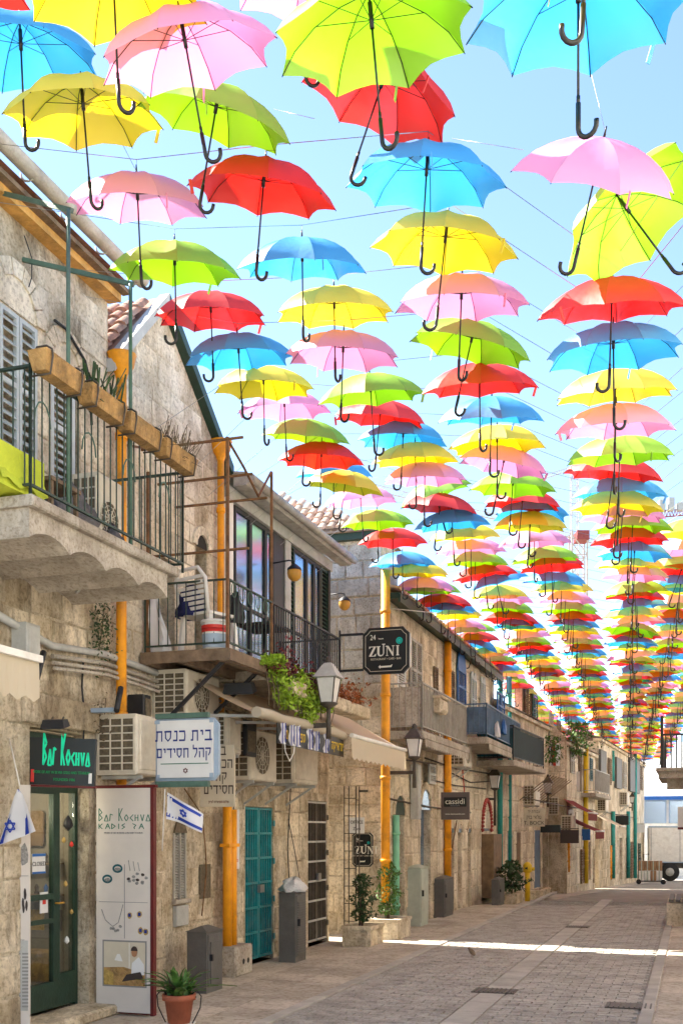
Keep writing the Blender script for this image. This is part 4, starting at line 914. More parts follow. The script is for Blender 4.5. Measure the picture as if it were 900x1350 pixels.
# ---- building 3: wall under the glass terrace room
B0, B1 = G1, 8.40
h3 = root('terrace_house', 'weathered stone ground floor with teal and brown gates carrying the glass room')
tg0, tg1, dg0, dg1 = FN.s(323), FN.s(360), FN.s(406), FN.s(431)
TGZ = 1.75+(1095-1067)/1400*14.2; TGZ = 2.06; DGZ = 2.2
ops3 = [(tg0, tg1, 0, TGZ), (dg0, dg1, 0.0, DGZ)]
ob('wall', wall_mesh(B0+.002, B1, -.05, 3.55, 0, ops3), 'mortar', h3)
ob('body', MB().box(B0+.002, B1, .23, 5, -.05, 3.55), 'mortar', h3); dark_back(h3, ops3, 0)
stones(h3, B0+.01, B1-.01, .05, 3.5, 0, [(tg0-.04,tg1+.04,-1,TGZ+.04),(dg0-.04,dg1+.04,-1,DGZ+.04)], .52, .31, 'stone1', 170, .75, skip=.22)
ob('terrace_slab', MB().box(FN.s(357,.97), FN.s(452,.97), -.98, .2, 3.44, 3.6), 'concrete', h3)
gr = MB().box(B0, B0+.22, -.02, 3, 3.55, 5.85)
ob('corner_pier', gr, 'white', h3)
# ---- glass room
o_g = -.02
GS = lambda px: FN.s(px, o_g)
g0, g1 = GS(306), 8.38
gl = root('glass_room', 'glazed rooftop room with grey metal roof above the terrace railing', 'glass room')
zt, zb = 5.84, 3.6
ob('roof', MB().prism([(0,0),(0,.02),(3.4,.5),(3.4,.4)], 0, 1), 'zinc', gl).data.transform(Matrix(((0,1,0,0),(1,0,0,0),(0,0,1,0),(0,0,0,1))))
rf = gl.children[-1]; rf.location = (FN.s(298), -.28, 6.12); rf.scale = (g1-FN.s(298)+.2, 1, 1)
ob('eave_fascia', MB().cbox(FN.s(298), g1+.3, -.30, -.1, 5.98, 6.13, .03), 'zinc', gl)
ob('eave_gutter', MB().tube([(FN.s(298),-.33,6.06),(g1+.33,-.33,6.06)], .055, 8), 'zinc', gl)
ob('head_panel', MB().box(FN.s(298), g1+.05, -.05, .1, zt, 6.0), 'lgrey', gl)
pxs = [(308,328,'p'),(329,348,'p'),(349,357,'p'),(358,371,'d'),(372,378,'w'),(379,385,'l'),(386,402,'p'),(403,412,'p'),(413,420,'p'),(421,438,'l')]
for a, c, k in pxs:
    x0, x1 = GS(a), min(GS(c)+.04, g1)
    if k == 'p':
        ob('window_frame', MB().box(x0,x0+.04,0,.06,zb,zt).box(x1-.05,x1,0,.06,zb,zt).box(x0+.04,x1-.05,.002,.058,zt-.06,zt).box(x0+.04,x1-.05,.002,.058,zb,zb+.06).box(x0+.04,x1-.05,.004,.056,zb+1.0,zb+1.04), 'black', gl)
        ob('pane', MB().box(x0+.04,x1-.05,.025,.033,zb+.06,zt-.06), 'glassskytint', gl.children[-1])
    elif k == 'd': ob('dark_panel', MB().box(x0,x1,-.01,.07,zb,zt), 'black', gl)
    elif k == 'w': ob('pier', MB().box(x0,x1,-.03,.09,zb,zt), 'lgrey', gl)
    else: shutter(gl, x0, x1, zb, zt, .03, 'greenpaint', 34)
ob('end_post', MB().box(g1-.05,g1+.04,-.02,.1,zb,zt), 'black', gl)
ob('inner_wall', MB().quad((g0,2.2,zb),(g1,2.2,zb),(g1,2.2,5.9),(g0,2.2,5.9)), 'lgrey', gl)
ob('end_wall', MB().box(g1-.02, g1+.03, .1, 2.4, zb, 5.9), 'lgrey', gl)
# wall lamps
def walllamp(label, loc, s_=1.0):
    t = thing('wall_lamp', label, 'lamp', loc, FN.ang-math.pi/2, 'round amber wall lamps'); t.scale = (s_,)*3
    ob('arm', MB().tube([(-.3,0,.12),(-.08,0,.14),(0,0,.12),(0,0,.06)], .011, 6), 'black', t)
    ob('cap', MB().lathe([(.0,.09),(.03,.08),(.09,.03),(.10,.0)], 12), 'black', t); ob('globe', MB().lathe([(.09,0),(.1,-.04),(.085,-.1),(.04,-.14),(0,-.15)], 12), 'brass', t)
walllamp('amber globe lamp on a black arm in front of the glass room', P(388, 752, 14.2))
walllamp('amber globe lamp hung from the grey stone end wall above the restaurant sign', P(454, 793, 17.3))
walllamp('amber globe lamp near the left end of the glass room', P(386, 722, 17.5), .8) if False else None

# ---- orange, teal, grey pipes
def pipe(label, px, y0, y1, o, m_='orange', r=.055, F=FN, d=None, clamps=3, name='drain_pipe', hopper=False, group='painted drain pipes on the walls'):
    s, za = F.L(px, y0, o); zb_ = F.L(px, y1, o)[1]; p = F.pt(s, o, 0); zb_ = max(zb_, gz(p.y)+.02)
    t = thing(name, label, 'pipe', (p.x, p.y, zb_), F.ang, group); h = za-zb_
    ob('tube', MB().tube([(0,0,0),(0,0,h)], r, 10), m_, t)
    for i in range(clamps): z = h*(i+.5)/clamps; ob('collar', MB().lathe([(r+.001,z-.03),(r+.012,z-.03),(r+.012,z+.03),(r+.001,z+.03)], 10), m_, t)
    if hopper: ob('hopper', MB().lathe([(r,h-.12),(r+.02,h-.05),(r+.07,h),(r+.09,h+.1),(r+.1,h+.12),(r+.07,h+.12),(r+.05,h)], 12), m_, t)
    return t
pipe('tall orange drain pipe running up the gable house past the stone balcony', 160, 484, 1035, .1, r=.052, hopper=True)
pipe('orange drain pipe behind the timber balcony rising to the glass room roof', 291, 595, 1062, .07, r=.042, hopper=True)
k = thing('twin_orange_pipes', 'pair of orange pipes rising from a pale concrete foot between cabinet and teal gate', 'pipes', FN.pt(FN.s(303,.15), .15, 0), FN.ang)
for x in (-.075, .075): ob('tube', MB().tube([(x,0,.33),(x,0,2.0+(.35 if x < 0 else 0))], .056, 10), 'orange', k)
ft = ob('foot', MB().cbox(-.2,.3,-.17,.12,0,.36,.02), 'concrete', k)
for x in (.02,.16): ob('hole', archless(x,.17,.035,-.172), 'dark', ft)
ob('collar', MB().box(-.15,.15,-.065,.065,1.55,1.59), 'orange', k)
pipe('tall orange drain pipe on the corner beside the black restaurant sign', 508, 752, 1190, .72, r=.075, clamps=4)
pipe('thin pale pipe up the corner wall', 518, 790, 1000, .62, 'lgrey', .03) if False else None
pipe('light green pipe beside the orange corner pipe behind the bright planter', 522, 1075, 1218, .62, 'ptgreen', .06)
pipe('orange drain pipe on the long facade above the brown boutique sign', 590, 845, 1160, .65, r=.075, clamps=4)
pipe('teal drain pipe between the brown door and the shrub', 659, 860, 1150, .66, 'tealpipe', .07)
pipe('second teal drain pipe just right of the first, behind the shrub', 671, 870, 1150, .66, 'tealpipe', .07)
for i, (y, r, dx) in enumerate(((0,.035,0),(.09,.022,.1),(.15,.018,.2),(.2,.018,.25))):
    pts = [FN.pt(FN.s(x), .06+i*.01, FN.L(x, yy)[1]-y) for x, yy in ((-40,795),(60,852),(130,863),(200,888),(275,905),(296,915))]
    tag(ob('conduit', MB().tube(pts[i and 1 or 0:], r, 6), 'lgrey' if i == 0 else 'concrete'), ['thick grey conduit sloping along the wall under both balconies','cable conduit just below the thick grey one','thin lower conduit on the wall','lowest thin conduit on the wall under the timber balcony'][i], 'conduit', 'conduits along the stone wall')
def cable(label, pts, r=.008, m_='black', name='cable', o=.05):
    tag(ob(name, MB().tube([FN.pt(FN.s(x,o), o, FN.L(x,y,o)[1]) for x, y in pts], r, 5), m_), label, 'cable')
cable('brown cable running down the wall from the cream hebrew sign', [(243,1040),(262,1068),(268,1090),(271,1120),(272,1150),(268,1190),(266,1208)], .008, 'rust')
cable('black cable hanging beside the orange pipe below the stone balcony', [(110,870),(108,905),(111,940),(110,975)], .01)
cable('dark cable between the gates down the stone wall', [(383,1040),(381,1080),(379,1120),(381,1160)], .008)
cable('thin cable slanting right of the gap between gates', [(380,1080),(388,1120),(396,1165)], .006)
cable('dark cable left of the teal gate', [(312,1040),(308,1065),(312,1180)], .006)
cable('black cable looping down the upper wall beside the grey shutters', [(72,422),(88,434),(100,455),(112,475),(118,500),(121,560)], .014)
cable('thin cable curving down the wall below the gutter', [(32,310),(42,340),(42,365),(38,378)], .005)

# green frame poles with arms above the stone balcony
k = thing('awning_frame', 'green steel pole frame with two arms rising from the stone balcony', 'pole frame', FN.pt(0,0,0), FN.ang)
for px, py, wx, wy in ((90,276,-6,252),(172,374,30,342)):
    s, z = FN.L(px, py, .98); s2, z2 = FN.L(wx, wy, .0)
    ob('pole', MB().tube([(s,-.98,BZ+.06),(s,-.98,z)], .016, 8), 'greenpole', k)
    ob('arm', MB().bar((s+.02,-1.0,z),(s2,0,z2), .028, .036), 'greenpole', k)

# ---- timber balcony with rusty pergola
TZ = 3.58; t0, t1 = FN.s(300,.976), FN.s(357,.976)
t = thing('timber_balcony', 'small timber decked balcony with thin rails and rusty pergola frame over the street', 'balcony', FN.pt(t0, 0, TZ), FN.ang)
L_ = t1-t0
for i in range(7): ob('deck_board', MB().box(-.05+i*(L_+.1)/7, -.05+(i+1)*(L_+.1)/7-.012, -1.0, -.02, -.035, -.003+random.uniform(-.004,.003)), 'wood', t)
for y in (-.95,-.5,-.08): ob('joist', MB().box(-.06, L_+.06, y-.04, y+.04, -.12, -.037), 'wood', t)
ob('edge_board', MB().box(-.075, -.055, -1.02, -.02, -.11, .01).box(-.055, L_+.06, -1.03, -1.005, -.11, .01), 'wood', t)
rail(t, [(0,-.04,0),(0,-.98,0),(L_,-.98,0)], .72, .105, .006, 'railgreen', .016, .016)
def zz(px, py, o=.976): return FN.L(px, py, o)[1]-TZ
for k_ in range(5):
    x = .1+k_*(L_-.1)/5; ob('ring', MB().tube([(x+.05+.06*math.cos(a),-.98,.64+.075*math.sin(a)) for a in [q*math.pi/6 for q in range(13)]], .006, 4, cap=False), 'greenpole', t)
ph = zz(292, 570); ob('pergola_post', MB().box(-.025,.005,-.995,-.965,0,ph), 'rust', t)
ob('pergola_post', MB().box(L_-.01,L_+.015,-.995,-.97,.0,zz(352,618)), 'rust', t)
ob('pergola_post', MB().box(-.0,.03,-.08,-.05,0,ph-.25), 'rust', t)
for x, y0, y1, z in ((-.01,-1.15,0,ph-.02),(.35,-1.1,0,ph-.27),(.75,-1.1,0,ph-.4),(.02,-1.2,-.05,1.02)): ob('pergola_bar', MB().bar((x,y0,z),(x,y1,z),.022), 'rust', t)
ob('pergola_bar', MB().tube([(-.01,-.98,ph-.02),(.4,-.98,ph-.17),(.8,-.98,ph-.36),(L_,-.98,zz(352,618))], .014, 5), 'rust', t)
ob('pergola_bar', MB().bar((-.01,-.1,ph-.02),(-.5,-.1,ph-.15),.02), 'rust', t)
for a, c in (((0.02,-.93,-.1),(-.0,0,-.95)),((L_*.75,-.93,-.1),(L_*.75,0,-.9))): ob('strut', MB().bar(a,c,.035,.035), 'black', t)
def pc(label, loc, rz):
    t = thing('plastic_chair', label, 'chair', loc, rz)
    ob('seat', MB().cbox(-.22,.22,-.2,.2,.40,.43,.01), 'plastic', t)
    bk = ob('backrest', MB().tube([(-.2,.2,.4),(-.22,.26,.75),(-.14,.29,.86),(.14,.29,.86),(.22,.26,.75),(.2,.2,.4)], .022, 6), 'plastic', t)
    for i in range(7): ob('slat', MB().bar((-.19,.21+i*.012,.47+i*.05),(.19,.21+i*.012,.47+i*.05),.012,.034), 'plastic', bk)
    for x in (-.19,.19):
        for y in (-.17,.17): ob('leg', MB().bar((x,y,.4),(x*1.15,y*1.15,0),.05,.04), 'plastic', t)
    return t
pc('white plastic garden chair on the timber balcony', FN.pt(t0+.3, .62, TZ), FN.ang-math.pi/2+R(160))
k = thing('paint_bucket', 'white paint bucket with red and blue bands on the timber balcony', 'bucket', FN.pt(t0+.12, .78, TZ), 0)
ob('shell', MB().lathe([(0,0),(.12,0),(.14,.3),(.135,.3),(.118,.02)], 16), 'plastic', k); ob('band', MB().lathe([(.136,.2),(.1415,.24),(.139,.2)], 16).lathe([(.1385,.22),(.1425,.27)], 16), 'redplastic', k); ob('label_patch', MB().lathe([(.1255,.04),(.1375,.18)], 16), 'bluegrey', k); ob('lid_rim', MB().lathe([(.13,.3),(.15,.3),(.15,.325),(.0,.325)], 16), 'plastic', k)
heap('hanging_clothes', 'navy blue clothes draped over the white plastic chair', 'clothes', FN.pt(t0+.25, .45, TZ+.4), .16,.16,.32, 'navycloth', 3)
heap('dark_bag', 'dark cloth bundle right of the white chair on the timber balcony', 'bundle', FN.pt(t0+.45, .86, TZ+.35), .09,.09,.3, 'black', 6)
b = MB(); n = 6; vs_ = []
for i in range(9):
    for j in range(5): u, v = i/8, j/4; vs_.append((.02+.03*math.sin(i+j*2), -.08-.32*v*(u)-.05*math.sin(v*5), .95-.95*u))
b.add(vs_, [(i*5+j,(i+1)*5+j,(i+1)*5+j+1,i*5+j+1) for i in range(8) for j in range(4)], True)
tag(ob('white_sheet', b, 'flagwhite', None, FN.pt(t0-.0,.0,TZ), (0,0,FN.ang)), 'white sheet hanging by the wall on the timber balcony', 'sheet')
# terrace railing beyond
r0, r1 = FN.s(358,.976)+.03, FN.s(450,.976)
t = thing('terrace_railing', 'black iron railing of closely set bars in front of the glass room', 'railing', FN.pt(r0, 0, 3.6), FN.ang)
rail(t, [(0,-.95,0),(r1-r0,-.95,0),(r1-r0,-.1,0)], .72, .075, .008, 'black', .02, .02)
# furniture hint: tables behind
k = thing('terrace_table', 'dark terrace table seen through the black railing', 'table', FN.pt(r0+.9,.5,3.6), FN.ang); ob('table_top', MB().box(-.3,.3,-.25,.25,.6,.63), 'black', k); ob('leg', MB().tube([(0,0,0),(0,0,.6)], .03, 6), 'black', k)
# stone trough and trailing plants
def leaves(n, fn, size, m_=None, seed=0):
    rr = random.Random(seed); b = MB()
    for i in range(n):
        p = Vector(fn(rr)); a = Vector((rr.gauss(0,1), rr.gauss(0,1), rr.gauss(0,1))).normalized(); u = a.orthogonal().normalized(); v = a.cross(u)
        s_ = size*rr.uniform(.6,1.4); th = rr.uniform(0,6.28); u, v = u*math.cos(th)+v*math.sin(th), v*math.cos(th)-u*math.sin(th)
        b.add([p-u*s_, p-v*s_*.45+a*s_*.1, p+u*s_, p+v*s_*.45+a*s_*.1], [(0,1,2,3)])
    return b
troughs = ((365,384,'stone flower trough at the left end of the terrace edge'),(420,440,'stone flower trough at mid terrace edge behind the street lantern'),(440,470,'stone flower trough below the restaurant sign bracket'))
for i, (a, c, lab) in enumerate(troughs):
    s0, s1 = FN.s(a, 1.02), FN.s(c, 1.02)
    k = thing('flower_trough', lab, 'trough', FN.pt(s0, 1.0, 3.28-i*.0), FN.ang, 'stone flower troughs along the terrace edge')
    L2 = s1-s0; ob('trough', MB().cbox(0,L2,-.22,-.0,0,.16,.015), 'stone4', k); ob('soil', MB().quad((.02,-.2,.162),(L2-.02,-.2,.162),(L2-.02,-.02,.162),(.02,-.02,.162)), 'soil', k)
s0, s1 = FN.s(350,1.1), FN.s(436,1.1)
def ivy(rr):
    u = rr.random(); h_ = (.42*math.sin(math.pi*min(1,max(0,u*1.1-.05)))**.6)
    return ((s1-s0)*u, -rr.uniform(-.05,.16), .18-rr.random()**.8*h_+.12*math.sin(u*20))
t = thing('trailing_ivy', 'bright lime green ivy trailing over the terrace edge above the awning', 'ivy', FN.pt(s0, 1.08, 3.36), FN.ang)
o = ob('foliage', leaves(3000, ivy, .032, seed=3), 'ivy', t, kind='stuff')
b = MB()
for i in range(16): x = (s1-s0)*(i+.5)/16; b.tube([(x,0,.1),(x+random.gauss(0,.05),-.06,-.1),(x+random.gauss(0,.08),-.05,-.28)], .006, 4)
ob('stem', b, 'dryleaf', t)
for i, (a, c, zc, m_, lab, n_) in enumerate(((357,384,3.62,'redleaf','dark red leaved plant in the left flower trough',420),(400,424,3.5,'redleaf','dark red foliage beside the street lantern in the middle trough',420),(436,473,3.55,'rustleaf','rust red plant spilling over the trough below the restaurant sign',650))):
    s0, s1 = FN.s(a,1.1), FN.s(c,1.1); L2 = s1-s0
    t = thing('red_plant', lab, 'plant', FN.pt(s0,1.1,zc-.15), FN.ang)
    ob('foliage', leaves(n_, lambda rr: (L2*rr.random(), rr.gauss(0,.09), abs(rr.gauss(0,.13))+.02), .03, seed=10+i), m_, t, kind='stuff'); ob('stem', MB().tube([(L2*.5,0,-.05),(L2*.5,0,.12)], .01, 4), 'dryleaf', t)
for i, (px, py, lab) in enumerate(((130,830,'wild caper bush growing from the stone wall beside the orange pipe'),(132,955,'small weed growing low out of the stone wall left of the cream air conditioner'))):
    s, z = FN.L(px, py, .05); t = thing('wall_plant', lab, 'plant', FN.pt(s, .04, z), FN.ang)
    ob('foliage', leaves(420 if i == 0 else 150, lambda rr: (rr.gauss(0,.08), -abs(rr.gauss(0,.07)), rr.gauss(0,.17 if i == 0 else .12)), .018, seed=20+i), 'dryleaf' if i else 'leafdark', t, kind='stuff'); ob('stem', MB().tube([(0,0,-.25),(0,-.05,0),(.02,-.06,.25)], .006, 4), 'dryleaf', t)

# ---- signs
def octo(wd, hh, c): return [(c,0),(wd-c,0),(wd-c,c*.0+.0),(wd,c),(wd,hh-c),(wd-c,hh),(c,hh),(0,hh-c),(0,c)]
def notched(wd, hh, c):
    return [(c,0),(wd-c,0),(wd-c*.55,c*.55),(wd,c),(wd,hh-c),(wd-c*.55,hh-c*.55),(wd-c,hh),(c,hh),(c*.55,hh-c*.55),(0,hh-c),(0,c),(c*.55,c*.55)]
SER = { # serif capitals as polygons in a unit height box
 'Z': (.8, [[(.05,.78),(.05,1),(.75,1),(.75,.93),(.22,.93),(.1,.78)],[(.52,.93),(.75,.93),(.3,.07),(.05,.07)],[(.05,0),(.05,.07),(.55,.07),(.7,.25),(.78,.25),(.72,0)]]),
 'U': (.95, [[(.0,.93),(.0,1),(.42,1),(.42,.93),(.32,.93),(.32,.3),(.36,.14),(.3,0),(.18,.08),(.1,.26),(.1,.93)],[(.3,0),(.36,.14),(.5,.1),(.64,.16),(.7,.3),(.7,1.12),(.6,1.15),(.6,1.22),(.92,1.22),(.92,1.15),(.8,1.12),(.8,.28),(.7,.08),(.5,-.02)]]),
 'N': (1.0, [[(.0,.93),(.0,1),(.3,1),(.82,.2),(.82,-.02),(.72,-.02),(.15,.9)],[(.13,.0),(.13,.9),(.19,.82),(.19,0)],[(.04,0),(.28,0),(.28,.06),(.04,.06)],[(.76,.2),(.82,.12),(.82,1),(.76,1)],[(.66,.94),(.94,.94),(.94,1),(.66,1)]]),
 'I': (.5, [[(.1,0),(.1,.07),(.4,.07),(.4,0)],[(.1,.93),(.1,1),(.4,1),(.4,.93)],[(.16,.07),(.34,.07),(.34,.93),(.16,.93)]])}
def serif(body_, h, m_, parent, x, z, y=-.004):
    b = MB()
    for i, ch in enumerate(body_):
        wd, polys = SER[ch]
        for pl in polys: b.prism([(x+a*h, z+c*h) for a, c in pl], y, 0)
        x += wd*h
    return ob('lettering', b, m_, parent)
def zuni(t, wd, hh):
    b = MB(); ins = wd*.06; pl = [(ins+a, ins+c) for a, c in notched(wd-2*ins, hh-2*ins, wd*.11)]
    for p_, q_ in zip(pl, pl[1:]+pl[:1]): b.bar((p_[0],-.003,p_[1]),(q_[0],-.003,q_[1]),.007,.004,up=(0,1,0))
    ob('border_line', b, 'boardcream', t)
    serif('ZUNI', hh*.215, 'cream', t, wd*.13, hh*.385)
    text('24', hh*.16, 'cream', t, wd*.16, -.004, hh*.74, 'LEFT', .8); text('hours', hh*.05, 'cream', t, wd*.34, -.004, hh*.745, 'LEFT')
    text('RESTAURANT • CAFÉ • BAR', hh*.062, 'boardcream', t, wd*.5, -.004, hh*.30, sx=.9)
    ob('dot', archless(wd*.79, hh*.70, wd*.07, -.004), 'tealdot', t); ob('dot_ring', MB().tube([(wd*.79+wd*.042*math.cos(a),-.006,hh*.70+wd*.042*math.sin(a)) for a in [q*math.pi/8 for q in range(17)]], .003, 4, cap=False), 'signblack', t)
    ob('arrow', MB().prism([(wd*.34,hh*.155),(wd*.38,hh*.195),(wd*.38,hh*.17),(wd*.6,hh*.175),(wd*.64,hh*.2),(wd*.62,hh*.14),(wd*.38,hh*.135),(wd*.38,hh*.115)], -.004, 0), 'cream', t)
def zsign(label, px0, px1, py0, py1, Y, th):
    a = P(px0, py1, Y); wd = (px1-px0)/F_PX*Y/math.cos(R(18.26)); hh = (py1-py0)/F_PX*Y
    t = thing('restaurant_sign', label, 'sign', a, FN.ang-math.pi/2)
    ob('panel', MB().prism(notched(wd, hh, wd*.13), 0, th), 'signblack', t); zuni(t, wd, hh)
    if th > .05: ob('side_box', MB().prism([(x*.98+.01, z*.98+.01) for x, z in notched(wd, hh, wd*.13)], th, th+.06), 'white', t)
    return t, wd, hh
t, wd, hh = zsign('black hanging restaurant sign with white serif letters and turquoise dot, on a bracket', 478, 538, 829, 890, 15.3, .06)
ob('bracket', MB().box(-.36,.0,.02,.045,hh*.87,hh*.92).box(-.36,.0,.02,.045,hh*.09,hh*.14).box(-.37,-.345,.02,.045,-.05,hh*1.0), 'black', t)
zs2 = zsign('smaller black wall sign with white letters behind the iron trellis', 464, 491, 1098, 1143, 17.3, .03)
t, wd, hh = facing('office_sign', 'small white metal sign above the smaller black wall sign behind the trellis', 'sign', 460, 480, 1078, 1099, 17.3, .01, 'signwhite'); text('OFFICE', .075, 'black', t, wd*.5, -.003, hh*.6, sx=.9); text('Zuni', .07, 'black', t, wd*.5, -.003, hh*.2)
HEB = lambda s: s[::-1]
a = P(204, 1026, 10.4)
t, wd, hh = facing('synagogue_sign', 'white projecting sign with two lines of navy hebrew letters in a blue grey rim', 'sign', 207, 283, 951, 1026, 10.2, .03, 'signwhite')
ob('rim', MB().prism([(-.03,-.03),(wd+.0,-.03),(wd+.05,.03),(wd+.05,hh-.04),(wd,hh+.02),(-.03,hh+.02)], .032, .07), 'bluegrey', t)
ob('corner_notch', MB().box(-.025,.03,-.003,0,hh-.03,hh+.004).box(wd-.03,wd+.01,-.003,0,hh-.03,hh+.004).box(wd-.03,wd+.01,-.003,0,-.004,.04).box(-.01,.03,-.003,0,-.004,.03), 'bluegrey', t)
ob('hanger', MB().box(-.02,wd*.92,.0,.05,hh+.022,hh+.07).box(-.02,wd*.92,.0,.05,-.09,-.035), 'greenpole', t)
hebrew('בית כנסת', .098, 'navy', t, wd*.5, hh*.64, 1.0); hebrew('קהל חסידים', .088, 'navy', t, wd*.5, hh*.35, .86)
ob('green_line', MB().box(wd*.07,wd*.93,-.004,0,hh*.235,hh*.25), 'inkgreen', t); ob('star_mark', star(t, wd*.52, hh*.12, .026, .005, y=-.003), 'maroon', t)
t, wd, hh = facing('hebrew_sign', 'cream wall sign with lines of brown hebrew letters, partly hidden by the white one', 'sign', 264, 308, 983, 1064, 11.75, .05, 'boardcream', rot=R(8))
for i, w__ in enumerate(('בית', 'הכנסת', 'קהל', 'חסידים')): hebrew(w__, .092, 'inkbrown', t, wd*.56, hh*(.84-.21*i), .82)
hebrew('שלום ותפארת לציון', .024, 'maroon', t, wd*.55, hh*.06, .8)
t, wd, hh = facing('boutique_sign', 'square brown grey sign with white lowercase letters hanging over the far pavement', 'sign', 581, 617, 1045, 1081, 20.5, .04, 'signbrown')
ob('name_plate', MB().cbox(wd*.1,wd*.9,-.006,0,hh*.47,hh*.82,.004), 'signblack', t)
text('cassidi', hh*.29, 'cream', t, wd*.5, -.010, hh*.57, sx=.98, ext=.003); text('BOUTIQUE', hh*.07, 'inkgrey', t, wd*.5, -.008, hh*.49, ext=.001); text('www.danicassidi.com', hh*.085, 'cream', t, wd*.5, -.003, hh*.18)
# tilted blank panel on the twin pipes
t, wd, hh = facing('tilted_panel', 'plain pale bowed sign panel leaning beside the twin orange pipes', 'panel', 299, 315, 1068, 1146, 12.9, .03, 'signwhite', rot=R(35)); ob('edge', MB().box(-.012,0,-.01,.04,-.01,hh+.01), 'darkmetal', t); text('Cafe', .07, 'redplastic', t, wd*.5, -.003, hh*.12)

# ---- gates
def gate(label, F, s0, s1, z1, y, m_, leaves_, nb, hr, dark='dark', name='iron_gate'):
    t = thing(name, label, 'gate', F.pt(s0, y, .06), F.ang); W2 = s1-s0; lw = W2/leaves_
    me = MB().bar((0,0,.01),(0,0,z1-.08),.02,.02,up=(1,0,0)).mesh('bar'); me.materials.append(M[m_])
    for l in range(leaves_):
        a = l*lw; lf = ob('gate_leaf', MB().box(a+.005,a+.04,-.02,.02,0,z1-.07).box(a+lw-.04,a+lw-.005,-.02,.02,0,z1-.07), m_, t)
        for i in range(nb): ob('bar', me, None, lf, (a+.04+(lw-.08)*(i+.5)/nb,0,0))
        for i in range(hr): z = (z1-.1)*i/(hr-1); ob('cross_bar', MB().box(a+.01,a+lw-.01,-.03,-.012,z,z+.03), 'lgrey' if m_ == 'darkmetal' else m_, lf)
    ob('back_panel', MB().box(0,W2,.05,.07,0,z1-.07), dark, t)
    ob('lock', MB().box(W2*.45,W2*.6,-.07,-.03,z1*.42,z1*.47), 'steel', t)
    for i in range(4): ob('hinge', MB().box(W2+.0,W2+.05,-.05,0,.2+i*z1*.25,.28+i*z1*.25), m_, t)
gate('teal barred double gate in the shaded stone wall', FN, tg0, tg1, TGZ, -.04, 'teal', 2, 5, 7, 'tealdark')
gate('dark bronze barred gate right of the cabinet with the white bag', FN, dg0, dg1, DGZ, -.04, 'darkmetal', 2, 5, 8)
# ---- utility cabinets
def cabinet(label, px, pybase, ptop, wfront, wside, m_='grey', Y=None, louver=True):
    Y = Y or EYE*F_PX/(pybase-HOR); p = P(px, pybase, Y); p.z = gz(Y); H = (pybase-ptop)/F_PX*Y
    D = wfront/F_PX*Y/.95; kx = (px+wfront+wside-450)/F_PX
    # corner nearest the street at px+wfront; side face runs up the street to px+wfront+wside
    c = Vector(((px+wfront-450)/F_PX*Y, Y, p.z)); Ls = (kx*c.y-c.x)/(FN.S.x-kx*FN.S.y)
    t = thing('utility_cabinet', label, 'cabinet', c, FN.ang, None)
    ob('casing', MB().box(0, Ls, 0, D, .0, H-.04), m_, t)
    ob('top', MB().add([(-.02,-.02,H-.04),(Ls+.02,-.02,H-.04),(Ls+.02,D+.02,H-.04),(-.02,D+.02,H-.04),(Ls*.3,D*.5,H+.02),(Ls*.7,D*.5,H+.02)], [(0,1,5,4),(1,2,5),(2,3,4,5),(3,0,4),(3,2,1,0)]), m_, t)
    dr = ob('door', MB().cbox(.03, Ls-.03, -.014, 0, .07, H-.07, .006), m_, t)
    if louver:
        n = 22
        for i in range(n): ob('louvre', MB().bar((.06,-.018,.11+i*(H-.25)/n),(Ls-.06,-.018,.11+i*(H-.25)/n),.014,.02), m_, dr)
    ob('handle', MB().box(.05,.075,-.05,-.014,H*.5,H*.6), 'black', dr)
    return t, Ls, D, H
cabinet('dark grey louvred utility cabinet by the potted plant, nearest of the street cabinets', 245, 1311, 1225, 27, 21)
t, Ls, D, H = cabinet('dark grey utility cabinet with a white bag on top between the two gates', 367, 1270, 1174, 22, 14)
bagp = t.location+Vector((Ls*.2,.2,H))
heap('plastic_bag', 'crumpled white plastic bag lying on the second grey cabinet', 'bag', t.matrix_basis @ Vector((Ls*.5, D*.45, H-.03)), .20,.17,.17, 'bag', 4)
cabinet('pale green grey tall electrical cabinet right of the bright planter', 535, 1223, 1142, 19, 10, 'paleg', louver=False)
cabinet('dark grey cabinet under the brown boutique sign', 571, 1211, 1157, 14, 12)
cabinet('small dark grey cabinet in front of the brown wooden door', 648, 1194, 1157, 9, 7)
# ---- stone planters with climbers
def planter(label, px0, pybase, ptop, wf, ws, m_='stone4'):
    Y = EYE*F_PX/(pybase-HOR); H = (pybase-ptop)/F_PX*Y*.96; D = wf/F_PX*Y/.95; c = Vector(((px0+wf-450)/F_PX*Y, Y, gz(Y)))
    kx = (px0+wf+ws-450)/F_PX; Ls = (kx*c.y-c.x)/(FN.S.x-kx*FN.S.y)
    t = thing('stone_planter', label, 'planter', c, FN.ang, 'rough stone planters along the wall')
    r = .045
    for nm, (x0,x1,y0,y1) in (('front_block',(0,Ls,0,.07)),('back_block',(0,Ls,D-.07,D)),('end_block',(0,.07,.072,D-.072)),('end_block',(Ls-.07,Ls,.072,D-.072))):
        ob(nm, MB().box(x0,x1,y0,y1,0,H-.055), m_, t)
    ob('rim', MB().box(-.02,Ls+.02,-.02,.1,H-.053,H).box(-.02,Ls+.02,D-.1,D+.02,H-.053,H).box(-.02,.1,.1,D-.1,H-.053,H-.001).box(Ls-.1,Ls+.02,.1,D-.1,H-.053,H-.001), m_, t)
    ob('soil', MB().quad((.05,.05,H-.06),(Ls-.05,.05,H-.06),(Ls-.05,D-.05,H-.06),(.05,D-.05,H-.06)), 'soil', t)
    return t, Ls, D, H
